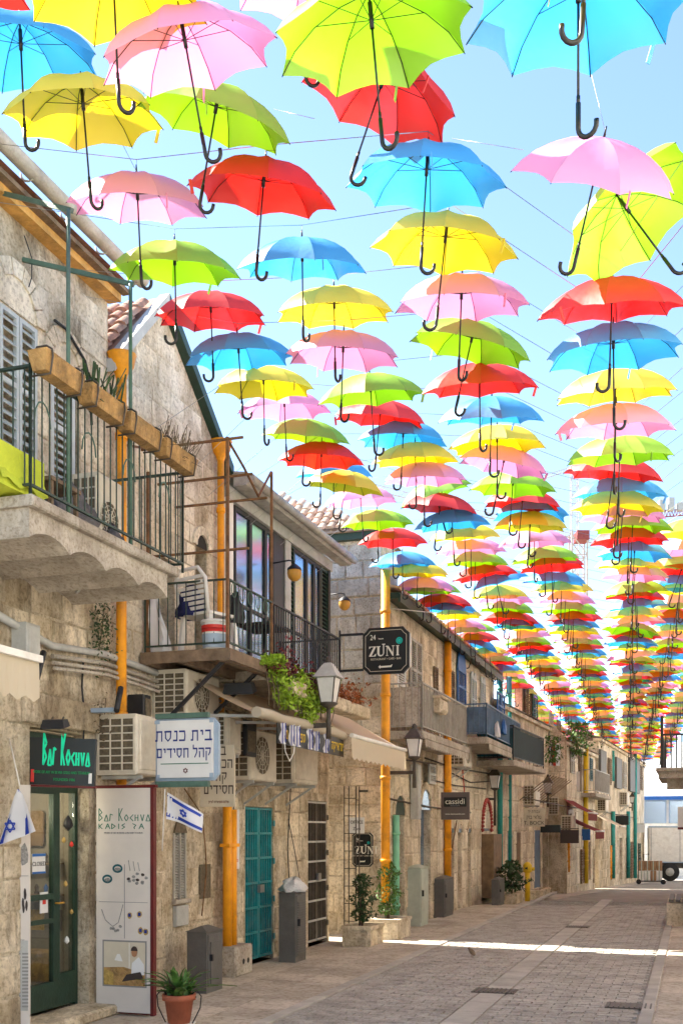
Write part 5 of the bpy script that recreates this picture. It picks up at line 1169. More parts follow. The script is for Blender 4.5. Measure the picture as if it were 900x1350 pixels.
def climber(label, loc, h, r, n, seed, m_='leafdark', size=.03, cat='plant', name='climbing_plant'):
    t = thing(name, label, cat, loc, 0)
    prof = lambda v: r*(.6+.5*math.sin(v*3.0+.3))
    def f(rr):
        v = rr.random(); a = rr.uniform(0,6.28); q = prof(v)*(rr.random()**.5)*(1+.35*math.sin(v*17+seed)+.25*math.sin(a*3+v*9)); return (q*math.cos(a), q*math.sin(a), .05+h*v)
    ob('foliage', leaves(n, f, size, seed=seed), m_, t, kind='stuff')
    b = MB()
    for i in range(5): b.tube([(random.gauss(0,.03),random.gauss(0,.03),-.06),(random.gauss(0,.04),random.gauss(0,.04),h*.5),(random.gauss(0,.06),random.gauss(0,.06),h*.92)], .009, 4)
    ob('stem', b, 'dryleaf', t); return t
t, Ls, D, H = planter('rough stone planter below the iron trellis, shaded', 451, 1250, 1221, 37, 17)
climber('dark green climber growing up the iron trellis in the shaded planter', t.matrix_basis @ Vector((Ls*.45, D*.5, H)), .72, .16, 900, 31)
t, Ls, D, H = planter('sunlit stone planter with bright front face beyond the shaded one', 484, 1241, 1212, 40, 17, 'stone2')  # paler stone than the other planters stands in for sun
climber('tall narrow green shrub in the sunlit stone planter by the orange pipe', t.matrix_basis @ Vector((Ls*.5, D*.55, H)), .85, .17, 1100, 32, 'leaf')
t, Ls, D, H = planter('pair of low stone planters right of the small dark cabinet', 664, 1190, 1176, 16, 9)
climber('bushy dark green shrub in front of the teal pipes', t.matrix_basis @ Vector((Ls*.3, D*.6, H)), .75, .34, 900, 33, size=.05)
t, Ls, D, H = planter('far low stone planter right of the yellow hydrant', 699, 1180, 1167, 16, 10)
# trellis
s0 = FN.s(455,.3); k = thing('iron_trellis', 'tall dark iron ladder trellis standing in the shaded planter', 'trellis', P(453,1222,16.7), FN.ang-math.pi/2)
hT = (1222-1037)/1400*16.7
for x, y in ((0,0),(.075,0),(.19,.0),(.19,.18)): ob('upright', MB().box(x,x+.014,y,y+.014,0,hT), 'darkmetal', k)
for i in range(8): z = .08+i*hT/8; ob('rung', MB().box(.0,.2,-.006,.008,z,z+.012), 'darkmetal', k)
for i in range(3): ob('rung', MB().box(.19,.2,.0,.18,hT*.3*(i+1),hT*.3*(i+1)+.012), 'darkmetal', k)
ob('wall_tie', MB().box(.19,.34,.17,.19,hT*.96,hT*.975), 'darkmetal', k)
# potted plant on scroll stand
p = P(236, 1342, EYE*F_PX/(1362-HOR)); p.z = 0
k = thing('plant_stand', 'black wrought iron plant stand with scrolls near the camera', 'plant stand', p, R(-10))
for sx_ in (-1,1):
    ob('side_scroll', MB().tube([(sx_*x,0,z) for x,z in ((.10,.05),(.14,.12),(.19,.22),(.20,.32),(.16,.37),(.12,.34),(.13,.30),(.155,.315))], .006, 5), 'black', k)
    for sy in (-1,1): ob('leg', MB().tube([(sx_*.1,sy*.08,0),(sx_*.1,sy*.08,.07)], .007, 5), 'black', k)
ob('tray', MB().box(-.12,.12,-.1,.1,.07,.085), 'white', k)
pp = p+Vector((0,0,.086))
k = thing('flower_pot', 'terracotta flower pot with a leafy green plant in the lower left corner', 'potted plant', pp, 0)
ob('pot', MB().lathe([(0,0),(.095,0),(.125,.20),(.145,.20),(.147,.25),(.13,.25),(.12,.22),(0,.21)], 20), 'pot', k); ob('soil', MB().lathe([(0,.222),(.122,.222)], 16), 'soil', k)
for i in range(75):
    a = random.uniform(0,6.28); l_ = random.uniform(.2,.5); e = random.uniform(.6,1.45); w2 = random.uniform(.016,.03); b = MB(); vs_ = []
    for j in range(5):
        u = j/4; r_ = l_*u*math.cos(e)*(1+.25*u); z = l_*math.sin(e)*(u-.5*u*u*(1.5-e*.5)); ww = w2*math.sin(math.pi*(.12+.88*u))**.8 if j < 4 else 0
        for sgn in (-1,0,1): vs_.append((r_*math.cos(a)-sgn*ww*math.sin(a), r_*math.sin(a)+sgn*ww*math.cos(a), z-(abs(sgn)*-.006)))
    b.add(vs_, [(j*3+q,(j+1)*3+q,(j+1)*3+q+1,j*3+q+1) for j in range(4) for q in range(2)], True)
    ob('leaf', b, 'leaf' if random.random() < .8 else 'dryleaf', k, (random.gauss(0,.03),random.gauss(0,.03),.22))
# ---- awning over the gates with banner and small flags
a0, a1 = FN.s(338,1.15)-.2, FN.s(500,.3)
t = thing('tan_awning', 'long tan canvas awning sloping over the two gates with a cream far end', 'awning', FN.pt(a0,0,0), FN.ang)
LA = FN.s(452,1.15)-a0
def awn(x0,x1,y0,z0,y1,z1,n=24,sag=.03):
    vs_ = []
    for i in range(n+1):
        for j in range(5):
            u, v = i/n, j/4; vs_.append((x0+(x1-x0)*u, y0+(y1-y0)*v, z0+(z1-z0)*v-sag*math.sin(math.pi*v)*(1+.5*math.sin(u*30))))
    return MB().add(vs_, [(i*5+j,i*5+j+1,(i+1)*5+j+1,(i+1)*5+j) for i in range(n) for j in range(4)], True)
ob('canvas', awn(.2,LA,-.3,3.43,-1.15,2.96), 'awning', t)
ob('front_roller', MB().tube([(.2+i*(LA-.2)/8,-1.15,2.98+.012*math.sin(i*2.1)) for i in range(9)], .06, 8), 'awningcream', t)
ob('banner', MB().box(.75,LA-.0,-1.16,-1.15,2.70,2.93), 'signblack', t)
for i, (x, tx) in enumerate(((1.0,'מא'),(1.5,'ספרי'),(LA-.25,'יודאיקה'))): hebrew(tx, .095, 'yellow', t, x, 2.77, 1.0, y=-1.163)
for i in range(4): x = .3+i*LA*.25; ob('fold_arm', MB().bar((x,0,3.0),(x+.1,-1.1,2.96),.03), 'lgrey', t)
x0 = LA+.05; x1 = 8.38-a0
ob('far_canvas', awn(x0,x1,-.35,3.5,-1.25,2.98,10), 'awning', t)
sc_ = MB(); n = 26; vs_ = []
for i in range(n+1):
    x = x0+(x1-x0)*i/n
    vs_ += [(x,-1.25,2.97),(x,-1.26,2.70-(.035 if i % 2 else 0))]
sc_.add(vs_, [(2*i,2*i+1,2*i+3,2*i+2) for i in range(n)])
ob('scalloped_valance', sc_, 'awningcream', t); ob('far_roller', MB().tube([(x0,-1.25,2.985),(x1,-1.25,2.985)], .03, 8), 'white', t)
for i, x in enumerate((.85,1.12,1.3,1.72,1.95,2.3)):
    if x > LA-.2: break
    b = MB(); vs_ = []
    for j in range(6):
        for q in range(3): vs_.append((x-.05+.05*q+.03*math.sin(j*1.3+i), -1.18-.01*q+.01*math.sin(j*2), 2.95-.05*j))
    b.add(vs_, [(j*3+q,(j+1)*3+q,(j+1)*3+q+1,j*3+q+1) for j in range(5) for q in range(2)], True)
    f = tag(ob('bunting_flag', b, 'flagwhite', None, FN.pt(a0,0,0), (0,0,FN.ang)), 'limp small white and blue flag, %s from the left on the black awning banner' % ORD[i], 'flag', 'little flags along the awning')
    ob('stripe', MB().box(x-.035,x-.02,-1.20,-1.195,2.7,2.93).box(x+.025,x+.04,-1.21,-1.205,2.72,2.93), 'flagblue', f)
tag(ob('rope', MB().tube([FN.pt(a0+x,1.19,z) for x,z in ((.85,2.9),(.92,2.62),(1.05,2.52),(1.18,2.62),(1.25,2.9))], .007, 5), 'white'), 'white rope looped under the black awning banner', 'rope')
# near left awning
s_, z_ = FN.L(0, 880, .9)
t = thing('cream_awning', 'cream fabric awning with white edge cut by the left border', 'awning', FN.pt(-2.2,0,0), FN.ang)
eA = FN.s(50,.9)+2.2
ob('canvas', awn(0,eA,-.02,3.35,-.9,3.02,12,.02), 'awningcream', t); ob('front_bar', MB().bar((0,-.92,3.0),(eA,-.92,3.0),.05), 'white', t)
n = 18; vs_ = []
for i in range(n+1): x = eA*i/n; vs_ += [(x,-.91,2.98),(x,-.9+.02*math.sin(i),2.72-(.04 if i % 2 else 0))]
ob('valance', MB().add(vs_, [(2*i,2*i+1,2*i+3,2*i+2) for i in range(n)]), 'awningcream', t)
ob('arm', MB().bar((0,-.75,2.55),(eA+.1,-.15,2.62),.035), 'lgrey', t)
# spotlights
def spot(label, px, py, Y, s_=1, rx=0):
    t = thing('floodlight', label, 'floodlight', P(px,py,Y), FN.ang-math.pi/2+R(10)); t.scale = (s_,)*3
    ob('housing', MB().add([(-.18,-.12,-.08),(.18,-.12,-.08),(.18,.1,-.02),(-.18,.1,-.02),(-.15,-.1,.05),(.15,-.1,.05),(.15,.08,.08),(-.15,.08,.08)],[(0,3,2,1),(4,5,6,7),(0,1,5,4),(1,2,6,5),(2,3,7,6),(3,0,4,7)]), 'black', t)
    ob('lens', MB().quad((-.15,-.11,-.078),(.15,-.11,-.078),(.15,.08,-.024),(-.15,.08,-.024)), 'frost', t).location.z = -.006
    ob('bracket', MB().bar((-.08,.05,.06),(-.12,.2,.12),.02).bar((.08,.05,.06),(.04,.2,.12),.02), 'darkmetal', t)
spot('black floodlight under the timber balcony above the tan awning', 316, 908, 11.6, .95)
spot('small brown floodlight on an arm above the black jewellery sign', 73, 955, 9.1, .6)
t = thing('black_case', 'black equipment box on the cluttered air conditioner over the teal gate', 'box', FN.pt(FN.s(322,.5),.5,2.62), FN.ang); ob('case', MB().cbox(0,.3,-.03,.02,0,.42,.01), 'black', t); ob('hatch', MB().cbox(.04,.26,-.04,-.03,.05,.3,.01), 'acdark', t)
t = thing('junction_box', 'grey junction box on the wall under the stone balcony', 'junction box', FN.pt(FN.s(30,.12),.12,3.2), FN.ang); ob('case', MB().cbox(0,.2,-.04,.12,0,.3,.01), 'lgrey', t); ob('cover', MB().cbox(.02,.18,-.05,-.04,.02,.28,.006), 'lgrey', t)
for i, (px,py,lab) in enumerate(((152,925,'tilted black lamp tube beside the orange pipe'),(48,880,'tilted black lamp tube under the cream awning corner'))):
    p = pt(px,py,.3); t = thing('small_spotlight', lab, 'spotlight', p, FN.ang); ob('barrel', MB().tube([(-.08,-.06,-.1),(.1,.0,.14)], .028, 8), 'black', t); ob('base', MB().box(-.04,.04,0,.28,-.1,-.06), 'bluegrey', t)
t = thing('small_meter', 'small black meter box right of the orange pipe', 'meter box', pt(183,935,.1), FN.ang); ob('case', MB().cbox(-.08,.08,-.1,.08,-.14,.14,.01), 'black', t); ob('cover', MB().cbox(-.05,.05,-.115,-.1,-.1,.1,.006), 'acdark', t)
# ---- lanterns
def lantern(label, px, ptop, Y, s_=1.0, arm=.5, F=FN, drop=0, armside=-1):
    p = P(px, ptop, Y); t = thing('street_lantern', label, 'street lamp', p, F.ang-math.pi/2, 'iron wall lanterns down the street'); t.scale = (s_,)*3
    ob('roof', MB().lathe([(0,0),(.035,-.02),(.04,-.05),(.07,-.07),(.1,-.10),(.2,-.22),(.22,-.24),(.19,-.25)], 4, smooth=False), 'lgrey' if Y < 15 else 'darkmetal', t, rot=(0,0,R(45)))
    ob('finial', MB().lathe([(0,.03),(.03,.01),(.05,-.03),(.05,-.06)], 8), 'darkmetal', t)
    ob('glass_body', MB().lathe([(.165,-.25),(.105,-.55),(0,-.56)], 4, smooth=False), 'frost', t, rot=(0,0,R(45)))
    b = MB()
    for k in range(4): a = math.pi/4+k*math.pi/2; b.bar((.167*math.cos(a),.167*math.sin(a),-.25),(.107*math.cos(a),.107*math.sin(a),-.555),.014)
    ob('frame', b, 'darkmetal', t); ob('base_ring', MB().lathe([(.11,-.55),(.12,-.57),(.03,-.62)], 8), 'darkmetal', t)
    ob('stem', MB().tube([(0,0,-.6),(0,0,-1.0-drop)], [.028,.035], 8), 'darkmetal', t)
    ob('arm', MB().box(-arm,-.02,-.03,.03,-.86,-.80), 'darkmetal', t)
    return t
lantern('large grey street lantern on a wall arm in front of the lime ivy', 433, 868, 12.5, .95, .55, drop=.0)
lantern('street lantern on a brown post left of the brown boutique sign', 546, 956, 17.6, .95, .75, drop=.1)
lantern('street lantern on an arm in front of the brown wooden door', 652, 1010, 26.6, 1.0, .55, drop=.5)
lantern('street lantern beside the pale stone sign with dark letters', 722, 1022, 33.0, 1.0, .7)
lantern('small far lantern above the beige awning', 797, 1043, 48, .9, .3)
lantern('farthest small lantern near the end of the street', 833, 1045, 52, .9, .5)
tag(ob('lamp_post_box', MB().cbox(-.09,.09,-.08,.08,0,1.0,.02), 'lgrey', None, FN.pt(FN.s(548,.66),.66,1.95), (0,0,FN.ang)), 'tall grey cable box on the wall below the second lantern', 'cable box')
# ---- building 4: forward stone end wall + long facade
O4 = .55; C0 = 9.5; C1 = 20.0
h4 = root('long_stone_house', 'long pale stone house with beige balcony, orange pipe and arched shop openings')
def q4(a, c, y0, y1): s0, s1 = FN.s(a,O4), FN.s(c,O4); return (s0, s1, max(0, FN.L((a+c)/2,y1,O4)[1]), FN.L((a+c)/2,y0,O4)[1])
d1, d2 = q4(519,533,1075,1220), q4(554,567,1068,1216)
w1_, w2_ = q4(557,564,1007,1033), q4(523,534,880,925)
bdoor = q4(538,553,845,925); a1_, a2_, a3_ = q4(593,598,1098,1205), q4(603,608,1098,1205), q4(616,620,1098,1195)
dr = q4(634,646,1100,1192)
win = [q4(570,575,880,930), q4(592,597,885,930)]
bl = [q4(600,611,884,930), q4(618,625,895,950), q4(631,637,900,968), q4(645,655,915,950)]
ops4 = [d1, d2, w1_, w2_, bdoor, a1_, a2_, a3_, dr]+win
ops4 = [o_ for o_ in ops4 if o_[1] > o_[0]]
ob('wall', wall_mesh(C0, C1, -.25, 5.65, O4, ops4, .25), 'mortar2', h4)
ob('body', MB().box(C0+.002, C1, -O4+.26, 5, -.25, 5.65), 'mortar2', h4)
dark_back(h4, ops4, O4, .24)
# end wall facing the camera, taller, with rubble stones
CE = thing('stone_end_wall', 'grey rubble stone end wall with tiled hip roof behind the glass room', 'building', FN.pt(C0, O4, 0), FN.ang-math.pi/2)
ob('wall', MB().box(-3.2, 0, .0, 1.0, -.1, 6.6), 'mortar2', CE)
ob('quoin', MB().cbox(-.14, .0, -.03, 0, -.05, 6.6, .01), 'stone2', CE) if False else None
stones(CE, -2.6, .0, 4.2, 6.55, 0, [], .42, .28, 'stone3', 100, 1.6)
stones(CE, -1.2, .0, .05, 4.2, 0, [], .42, .30, 'stone4', 80, .9)
for i in range(18): ob('quoin', MB().cbox(-.02 if i % 2 else -.0, .0+.0, 0, .1, 0, .1), 'stone2', CE) if False else None
ob('cornice', MB().box(-3.2, .12, -.12, .02, 6.6, 6.72), 'greenpaint', CE)
# hip roof with clay tiles
hr_ = 2.3; ob('roof', MB().add([(-3.3,-.2,6.72),(.0,-.2,6.72),(.0,3.5,6.72),(-3.3,1.6,8.25)], [(0,1,3),(1,2,3),(0,2,1)]), 'tilepale', CE)
tp = tme.copy(); tp.materials.clear(); tp.materials.append(M['tilepale'])
A_, B_, Cc = Vector((-3.3,-.2,6.74)), Vector((0,-.2,6.74)), Vector((-3.3,1.6,8.27))
up_ = (Cc-A_); lu = up_.length; up_.normalize(); ang_ = math.atan2(up_.z, up_.y)
for r_ in range(11):
    u = r_*.215; w3 = 3.3*(1-u/lu)
    for c_ in range(int(w3/.17)):
        pos = A_+up_*u+Vector((.08+c_*.17,0,.02)); ob('roof_tile', tp, None, CE, pos, (ang_*0, -ang_, math.pi/2)) 
for c_ in CE.children:
    if c_.name.startswith('roof_tile'): c_.rotation_euler = (Matrix.Rotation(math.pi/2,3,'Z') @ Matrix.Rotation(-ang_,3,'Y')).to_euler()
stones(h4, C0+.01, 13.5, .05, 5.6, O4, [(q[0]-.02,q[1]+.02,q[2],q[3]) for q in ops4], .55, .33, 'stone4', 200, .8, skip=.05)
stones(h4, 13.5, C1-.01, .05, 5.6, O4, [(q[0]-.02,q[1]+.02,q[2],q[3]) for q in ops4]+[(bl[0][0],bl[0][1],bl[0][2],bl[0][3]+.2)], .9, .45, 'stone2', 90, .8, skip=.05)
ob('eave', MB().box(C0+.3, C1+.1, -O4-.22, -O4+.2, 5.66, 5.76).box(C0+.3, C1+.1, -O4-.24, -O4-.2, 5.6, 5.74), 'greenpaint', h4)
ob('roof', MB().add([(C0+.3,-O4-.24,5.78),(C1+.1,-O4-.24,5.78),(C1+.1,3,7.0),(C0+.3,3,7.0)], [(0,1,2,3)]), 'tilepale', h4)
for i in range(56):
    for r_ in range(3): ob('roof_tile', tp, None, h4, (C0+.4+i*.185, -O4-.2+r_*.24, 5.80+r_*.085), (Matrix.Rotation(math.pi/2,3,'Z') @ Matrix.Rotation(-.34,3,'Y')).to_euler())
for q in (d1, d2, a1_, a2_, a3_):
    arch(h4, (q[0]+q[1])/2, q[3], (q[1]-q[0])/2, O4, 'stone4', .14, 7, .03); ob('fanlight', archfill((q[0]+q[1])/2, q[3], (q[1]-q[0])/2, -O4-.006, -O4+.0), 'glassskytint' if q[0] > 12 else 'greenpaint', h4)
ob('green_door_frame', MB().box(d1[0],d1[0]+.12,-O4+.05,-O4+.12,0,d1[3]), 'ptgreen', h4)
ob('shop_window', MB().box(d2[0]+.05,d2[1]-.05,-O4+.12,-O4+.14,.5,d2[3]), 'glassskytint', h4)
for q in (a1_, a2_, a3_): ob('door_panel', MB().box(q[0]+.02,q[1]-.02,-O4+.1,-O4+.13,.1,q[3]), 'lgrey' if q is a2_ else 'brownwood', h4)
ob('brown_door', MB().box(dr[0]+.03,dr[1]-.03,-O4-.3,-O4+.1,.1,dr[3]), 'brownwood', h4)
for i in range(25):
    a = math.pi*i/24; ob('red_trim', MB().lathe([(0,-.055),(.06,-.02),(.05,.03),(0,.055)], 6), 'redtrim', h4, ((dr[0]+dr[1])/2+.62*math.cos(a), -O4-.03, dr[3]+.1+.75*math.sin(a)))
ob('fanlight', archfill((dr[0]+dr[1])/2, dr[3]+.08, .42, -O4-.01, -O4), 'glassskytint', h4)
shutter(h4, FN.s(556,O4)+.35, FN.s(565,O4)+.35, w1_[2], w1_[3], -O4-.03, 'lgrey', 8)
shutter(h4, w2_[0], w2_[1], w2_[2], w2_[3], -O4+.02, 'white', 12); shutter(h4, bdoor[0], bdoor[1], bdoor[2], bdoor[3], -O4-.02, 'shuttergrey', 26, leaf=2)
for q in win: shutter(h4, q[0], q[1], q[2], q[3], -O4-.01, 'wood', 14)
for i, q in enumerate(bl): shutter(h4, q[0], q[1], q[2], q[3], -O4-.03-(.15 if i == 3 else 0), 'bluepaint' if i in (0,3) else 'shutter', 20, leaf=1 if i == 0 else 2, arched=(i < 3))
# beige balcony
def mesh_balcony(label, px0, px1, ybot, ytop, o, m_rail, m_slab, F=FN, o0=O4, sheet=None, solid=False, fringe=True):
    s0, s1 = F.s(px0, o0+o), F.s(px1, o0+o); z0 = F.L(px1, ybot, o0+o)[1]; z1 = F.L(px1, ytop, o0+o)[1]
    t = thing('balcony', label, 'balcony', F.pt(s0, o0, z0), F.ang); L2 = s1-s0; H2 = z1-z0
    ob('slab', MB().cbox(-.1, L2+.1, -o-.05, -.02, -.14, 0, .02), m_slab, t)
    if fringe:
        n = int(L2/.09); vs_ = []
        for i in range(n+1): vs_ += [(L2*i/n,-o-.055,-.14),(L2*i/n,-o-.06,-.24-(.05 if i % 2 else 0))]
        ob('fringe', MB().add(vs_, [(2*i,2*i+1,2*i+3,2*i+2) for i in range(n)]), m_slab, t)
    rail(t, [(0,-.04,0),(0,-o,0),(L2,-o,0),(L2,-.04,0)], H2, .11, .009, m_rail, .025, .025)
    if sheet:
        ob('screen_panel', MB().box(.01,L2-.01,-o+.015,-o+.02,.1,H2-.06), sheet, t); ob('screen_panel', MB().box(.012,.017,-o+.02,-.05,.1,H2-.06), sheet, t)
    return t
mesh_balcony('beige screened balcony behind the restaurant sign on the long stone house', 556, 614, 985, 932, .6, 'shuttergrey', 'concrete', sheet='concrete')
t = mesh_balcony('blue panelled balcony with laundry on the long stone house', 641, 685, 992, 955, .8, 'blueglass', 'concrete', sheet='blueglass')
ac('small white air conditioner under the beige balcony', FN.s(612,O4+.35), O4, FN.L(616,1000,O4)[1]-.3, .8, .35, .55)
t = thing('water_pot', 'pale lump of stonework hung on the beige balcony screen', 'ornament', pt(580,930,O4+.66), FN.ang); ob('lump', MB().cbox(-.25,.25,-.1,.1,-.15,.1,.05), 'stone4', t); ob('cap', MB().cbox(-.3,.3,-.12,.12,.1,.14,.02), 'stone4', t)
for i, (x,y) in enumerate(((664,958),(655,962))): heap('laundry', ['blue towel draped on the blue balcony','white cloth draped on the blue balcony'][i], 'laundry', pt(x,y+10,O4+.84), .18,.06,.3, ['bluepaint','flagwhite'][i], 9+i)
cable('red cable slanting across the wall under the beige balcony', [(570,965)], .01) if False else None
for i, (pts, m_) in enumerate((([(603,985),(609,1010),(612,1045)],'redplastic'),([(592,1140),(598,1105),(602,1082)],'rust'),([(596,1020),(620,1032),(650,1030)],'black'),([(500,998),(540,1003),(575,1008)],'darkmetal'),([(575,1030),(600,1036),(640,1040)],'black'))):
    tag(ob('cable', MB().tube([FN.pt(FN.s(x,O4+.04),O4+.04,FN.L(x,y,O4+.04)[1]) for x,y in pts], .013, 5), m_), ['red cable slanting down under the beige balcony','rusty cable beside the orange pipe behind the boutique sign','black cable sagging left of the third lantern','dark conduit on the wall behind the second lantern','lower black cable above the arched doors'][i], 'cable')
# ---- buildings up the bending street
def s5(px, o=0): return F5.s(px, o)
def q5(a, c, y0, y1, o=0): return (s5(a,o), s5(c,o), F5.L((a+c)/2,y1,o)[1], F5.L((a+c)/2,y0,o)[1])
def simple_house(name, label, s0, s1, h, o, ops, m_, sm, cw=.9, ch=.42, cap=120, roof='tilepale'):
    z0 = -1.2; t = thing(name, label, 'building', F5.pt(0,0,0), F5.ang)
    ops = [(max(q[0],s0+.05), min(q[1],s1-.05), max(q[2],z0+.1), q[3]) for q in ops if q[1] > s0 and q[0] < s1]
    ob('wall', wall_mesh(s0, s1, z0, h, o, ops), m_, t); ob('body', MB().box(s0, s1, -o+.23, 6, z0, h), m_, t)
    ob('end_wall', MB().quad((s0-.001,-o,z0),(s0-.001,-o+.3,z0),(s0-.001,-o+.3,h),(s0-.001,-o,h)), m_, t)
    dark_back(t, ops, o)
    stones(t, s0+.02, s1-.02, -.6, h-.05, o, ops, cw, ch, sm, cap, 1.0, skip=.05)
    ob('cornice', MB().box(s0-.05, s1+.05, -o-.12, -o+.2, h, h+.1), sm, t)
    if roof: ob('roof', MB().add([(s0-.1,-o-.2,h+.12),(s1+.1,-o-.2,h+.12),(s1+.1,3,h+1.1),(s0-.1,3,h+1.1)], [(0,1,2,3)]), roof, t)
    return t
opsA = [q5(704,712,1095,1172), q5(714,722,1095,1172), q5(688,694,905,940), q5(699,704,905,945), q5(668,676,1098,1165), q5(680,686,1098,1165)]
h5 = simple_house('balcony_house', 'pale stone house with green balcony and open dark shop under it', .02, s5(741), 5.0, 0, opsA, 'mortar2', 'stone2')
for q, m_ in ((opsA[0],'blueglass'),(opsA[2],'wood'),(opsA[3],'brownwood'),(opsA[4],'lgrey'),(opsA[5],'brownwood')): ob('door_leaf', MB().box(q[0]+.05,q[1]-.05,-.0,.04,q[2],q[3]), m_, h5)
mesh_balcony('dark green balcony with potted plants and bars, mid distance', 676, 716, 1014, 974, 1.0, 'black', 'concrete', F=F5, o0=0, sheet='tealdark', fringe=False)
t = thing('slat_canopy', 'slatted rusty canopy frame under the dark green balcony', 'canopy', F5.pt(0,0,0), F5.ang)
sa, sb = s5(684), s5(715)
for i in range(9): x = sa+(sb-sa)*i/8; ob('slat', MB().bar((x,0,F5.L(690,1052)[1]-.1),(x+.1,-.9,F5.L(690,1024)[1]),.025), 'wood', t)
climber('leafy green potted bush on the dark green balcony', F5.pt(s5(729),.8,F5.L(729,985,.8)[1]), 1.1, .5, 500, 41, 'leaf', .07)
climber('small plant behind the green balcony bars', F5.pt(s5(706),.5,F5.L(706,1000,.5)[1]), .8, .3, 260, 42, 'leaf', .06)
for i,(px,m_) in enumerate(((727,'flagwhite'),(731,'redplastic'),(735,'flagwhite'))):
    p = P(px,1010,33); tag(ob('laundry', MB().add([(x,.03*math.sin(x*20+z*5),z) for z in (0,.35,.7) for x in (-.08,0,.08)],[(0,1,4,3),(1,2,5,4),(3,4,7,6),(4,5,8,7)],True), m_, None, p, (0,0,.3)), ['white shirt on the far washing line','red patterned cloth on the far washing line','second white cloth at the right of the far washing line'][i], 'laundry')
# gabled end wall in stone paled to suggest sunlight and house with yellow pipe
OB = .55
opsB = [q5(781,784,1120,1165,OB), q5(788,791,1110,1165,OB), q5(796,799,1110,1165,OB), q5(775,778,1110,1160,OB)]
h6 = simple_house('sunlit_house', 'sunlit pale house with a pointed end wall and yellow pipe in the distance', s5(745,OB), s5(784,OB), 4.55, OB, opsB, 'mortar2', 'stone2')
sE = s5(745,OB); gE = thing('pointed_end_wall', 'pale block end wall with pointed top catching the sun', 'wall', F5.pt(sE,OB,0), F5.ang-math.pi/2)
wE = 1.1; ob('wall', MB().prism([(-wE,-1),(0.05,-1),(.05,4.7),(-.45,5.3),(-wE,4.85)], -.06, .0), 'mortar2', gE); stones(gE, -wE+.02, .0, 3.2, 4.75, .06, [], .32, .25, 'stone2', 60, 1.0)
t = pipe('yellow drain pipe on the sunlit far house', 772, 985, 1165, OB+.1, 'yellow', .09, F=F5)
opsC = [q5(789,795,990,1030,OB), q5(810,816,1000,1040,OB), q5(828,840,1000,1045,OB)]+[q5(a,a+4,1105,1160,OB) for a in (806,816,824)]
h7 = simple_house('end_house', 'last stone house on the left with dark panelled windows at the street end', s5(785,OB)+.75, s5(849,OB), 5.3, OB, opsC, 'mortar2', 'stone4')
for q in opsC[:3]: ob('dark_panel', MB().box(q[0]-.2,q[1]+.1,-OB-.12,-OB-.02,q[2],q[3]), 'grey', h7)
for px, lab in ((808,'first teal pipe on the last house'),(828,'second teal pipe on the last house'),(837,'short teal pipe near the corner of the last house')): pipe(lab, px, 1070 if px != 837 else 985, 1158, OB+.1, 'tealpipe', .09, F=F5)
pipe('far orange pipe under the maroon awning', 748, 1110, 1150, OB, 'orange', .08, F=F5)
pipe('far orange pipe right of the beige awning', 804, 1115, 1160, OB, 'orange', .08, F=F5)
pipe('teal pipe high on the far houses', 807, 990, 1030, OB, 'tealpipe', .09, F=F5)
mesh_balcony('little far balcony with white bars above the beige awning', 784, 803, 1050, 1022, .5, 'lgrey', 'concrete', F=F5, o0=OB, fringe=False)
def farwin(parent, a, c, y0, y1, o, m_, back=.0):
    q = q5(a, c, y0, y1, o); shutter(parent, q[0], q[1], q[2], q[3], -o-.03, m_, 12, leaf=2)
for par, o, L_ in ((h5, 0, ((690,697,905,945,'wood'),(700,706,915,955,'tealdark'),(722,727,940,975,'shuttergrey'),(732,737,950,985,'wood'),(723,728,1110,1170,'brownwood'),(731,736,1105,1168,'greenpaint'))),
                   (h6, OB, ((750,755,985,1020,'shuttergrey'),(761,765,990,1022,'wood'),(764,768,1120,1165,'brownwood'),(776,779,1000,1030,'tealdark'))),
                   (h7, OB, ((800,804,1000,1035,'wood'),(820,824,1005,1040,'shuttergrey'),(842,846,1010,1042,'wood'),(830,833,1110,1158,'brownwood'),(840,843,1112,1158,'greenpaint')))):
    for a, c, y0, y1, m_ in L_: farwin(par, a, c, y0, y1, o, m_)
for i, (px, py, F, o) in enumerate(((698,1062,F5,.0),(747,1100,F5,OB),(793,1070,F5,OB),(822,1062,F5,OB),(730,1075,F5,0))):
    s, z = F.L(px, py, o+.2); ac('far small air conditioner on the receding facades, %s from the near end' % ORD[i], s, o, z, .8, .35, .6, F=F, plain=True)
for i, (px, py, m_) in enumerate(((738,1112,'inkbrown'),(757,1108,'bluepaint'),(811,1088,'signblack'),(835,1098,'signwhite'))):
    q = P(px, py, (32,38,46,54)[i]); t = thing('hanging_sign', ['small brown hanging sign past the balcony house','small blue hanging sign by the maroon awnings','small black hanging sign by the beige awning','small white hanging sign near the street end'][i], 'sign', q, FN.ang-math.pi/2); ob('panel', MB().cbox(0,.55,0,.05,0,.4,.01), m_, t); ob('bracket', MB().box(-.4,.55,.01,.03,.42,.45), 'darkmetal', t)
for i, (pts, F, o) in enumerate(((((560,1000),(600,1012),(655,1022),(700,1042)),FN,O4+.03),(((505,1050),(560,1062),(620,1072)),FN,O4+.03),(((690,1050),(740,1062),(790,1070),(840,1078)),F5,.6))):
    tag(ob('cable', MB().tube([F.pt(F.s(x,o),o,F.L(x,y+random.uniform(-2,2),o)[1]) for x,y in pts], .018, 5), 'darkmetal'), ['long dark cable run above the arched doors of the long house','lower conduit between the first shop arches','far cable strung along the receding facades'][i], 'cable')
tag(ob('washing_line', MB().tube([P(512,802,17.9), P(572,808,18.2)], .008, 4), 'white'), 'thin white line stretched right from the corner lamp', 'line')
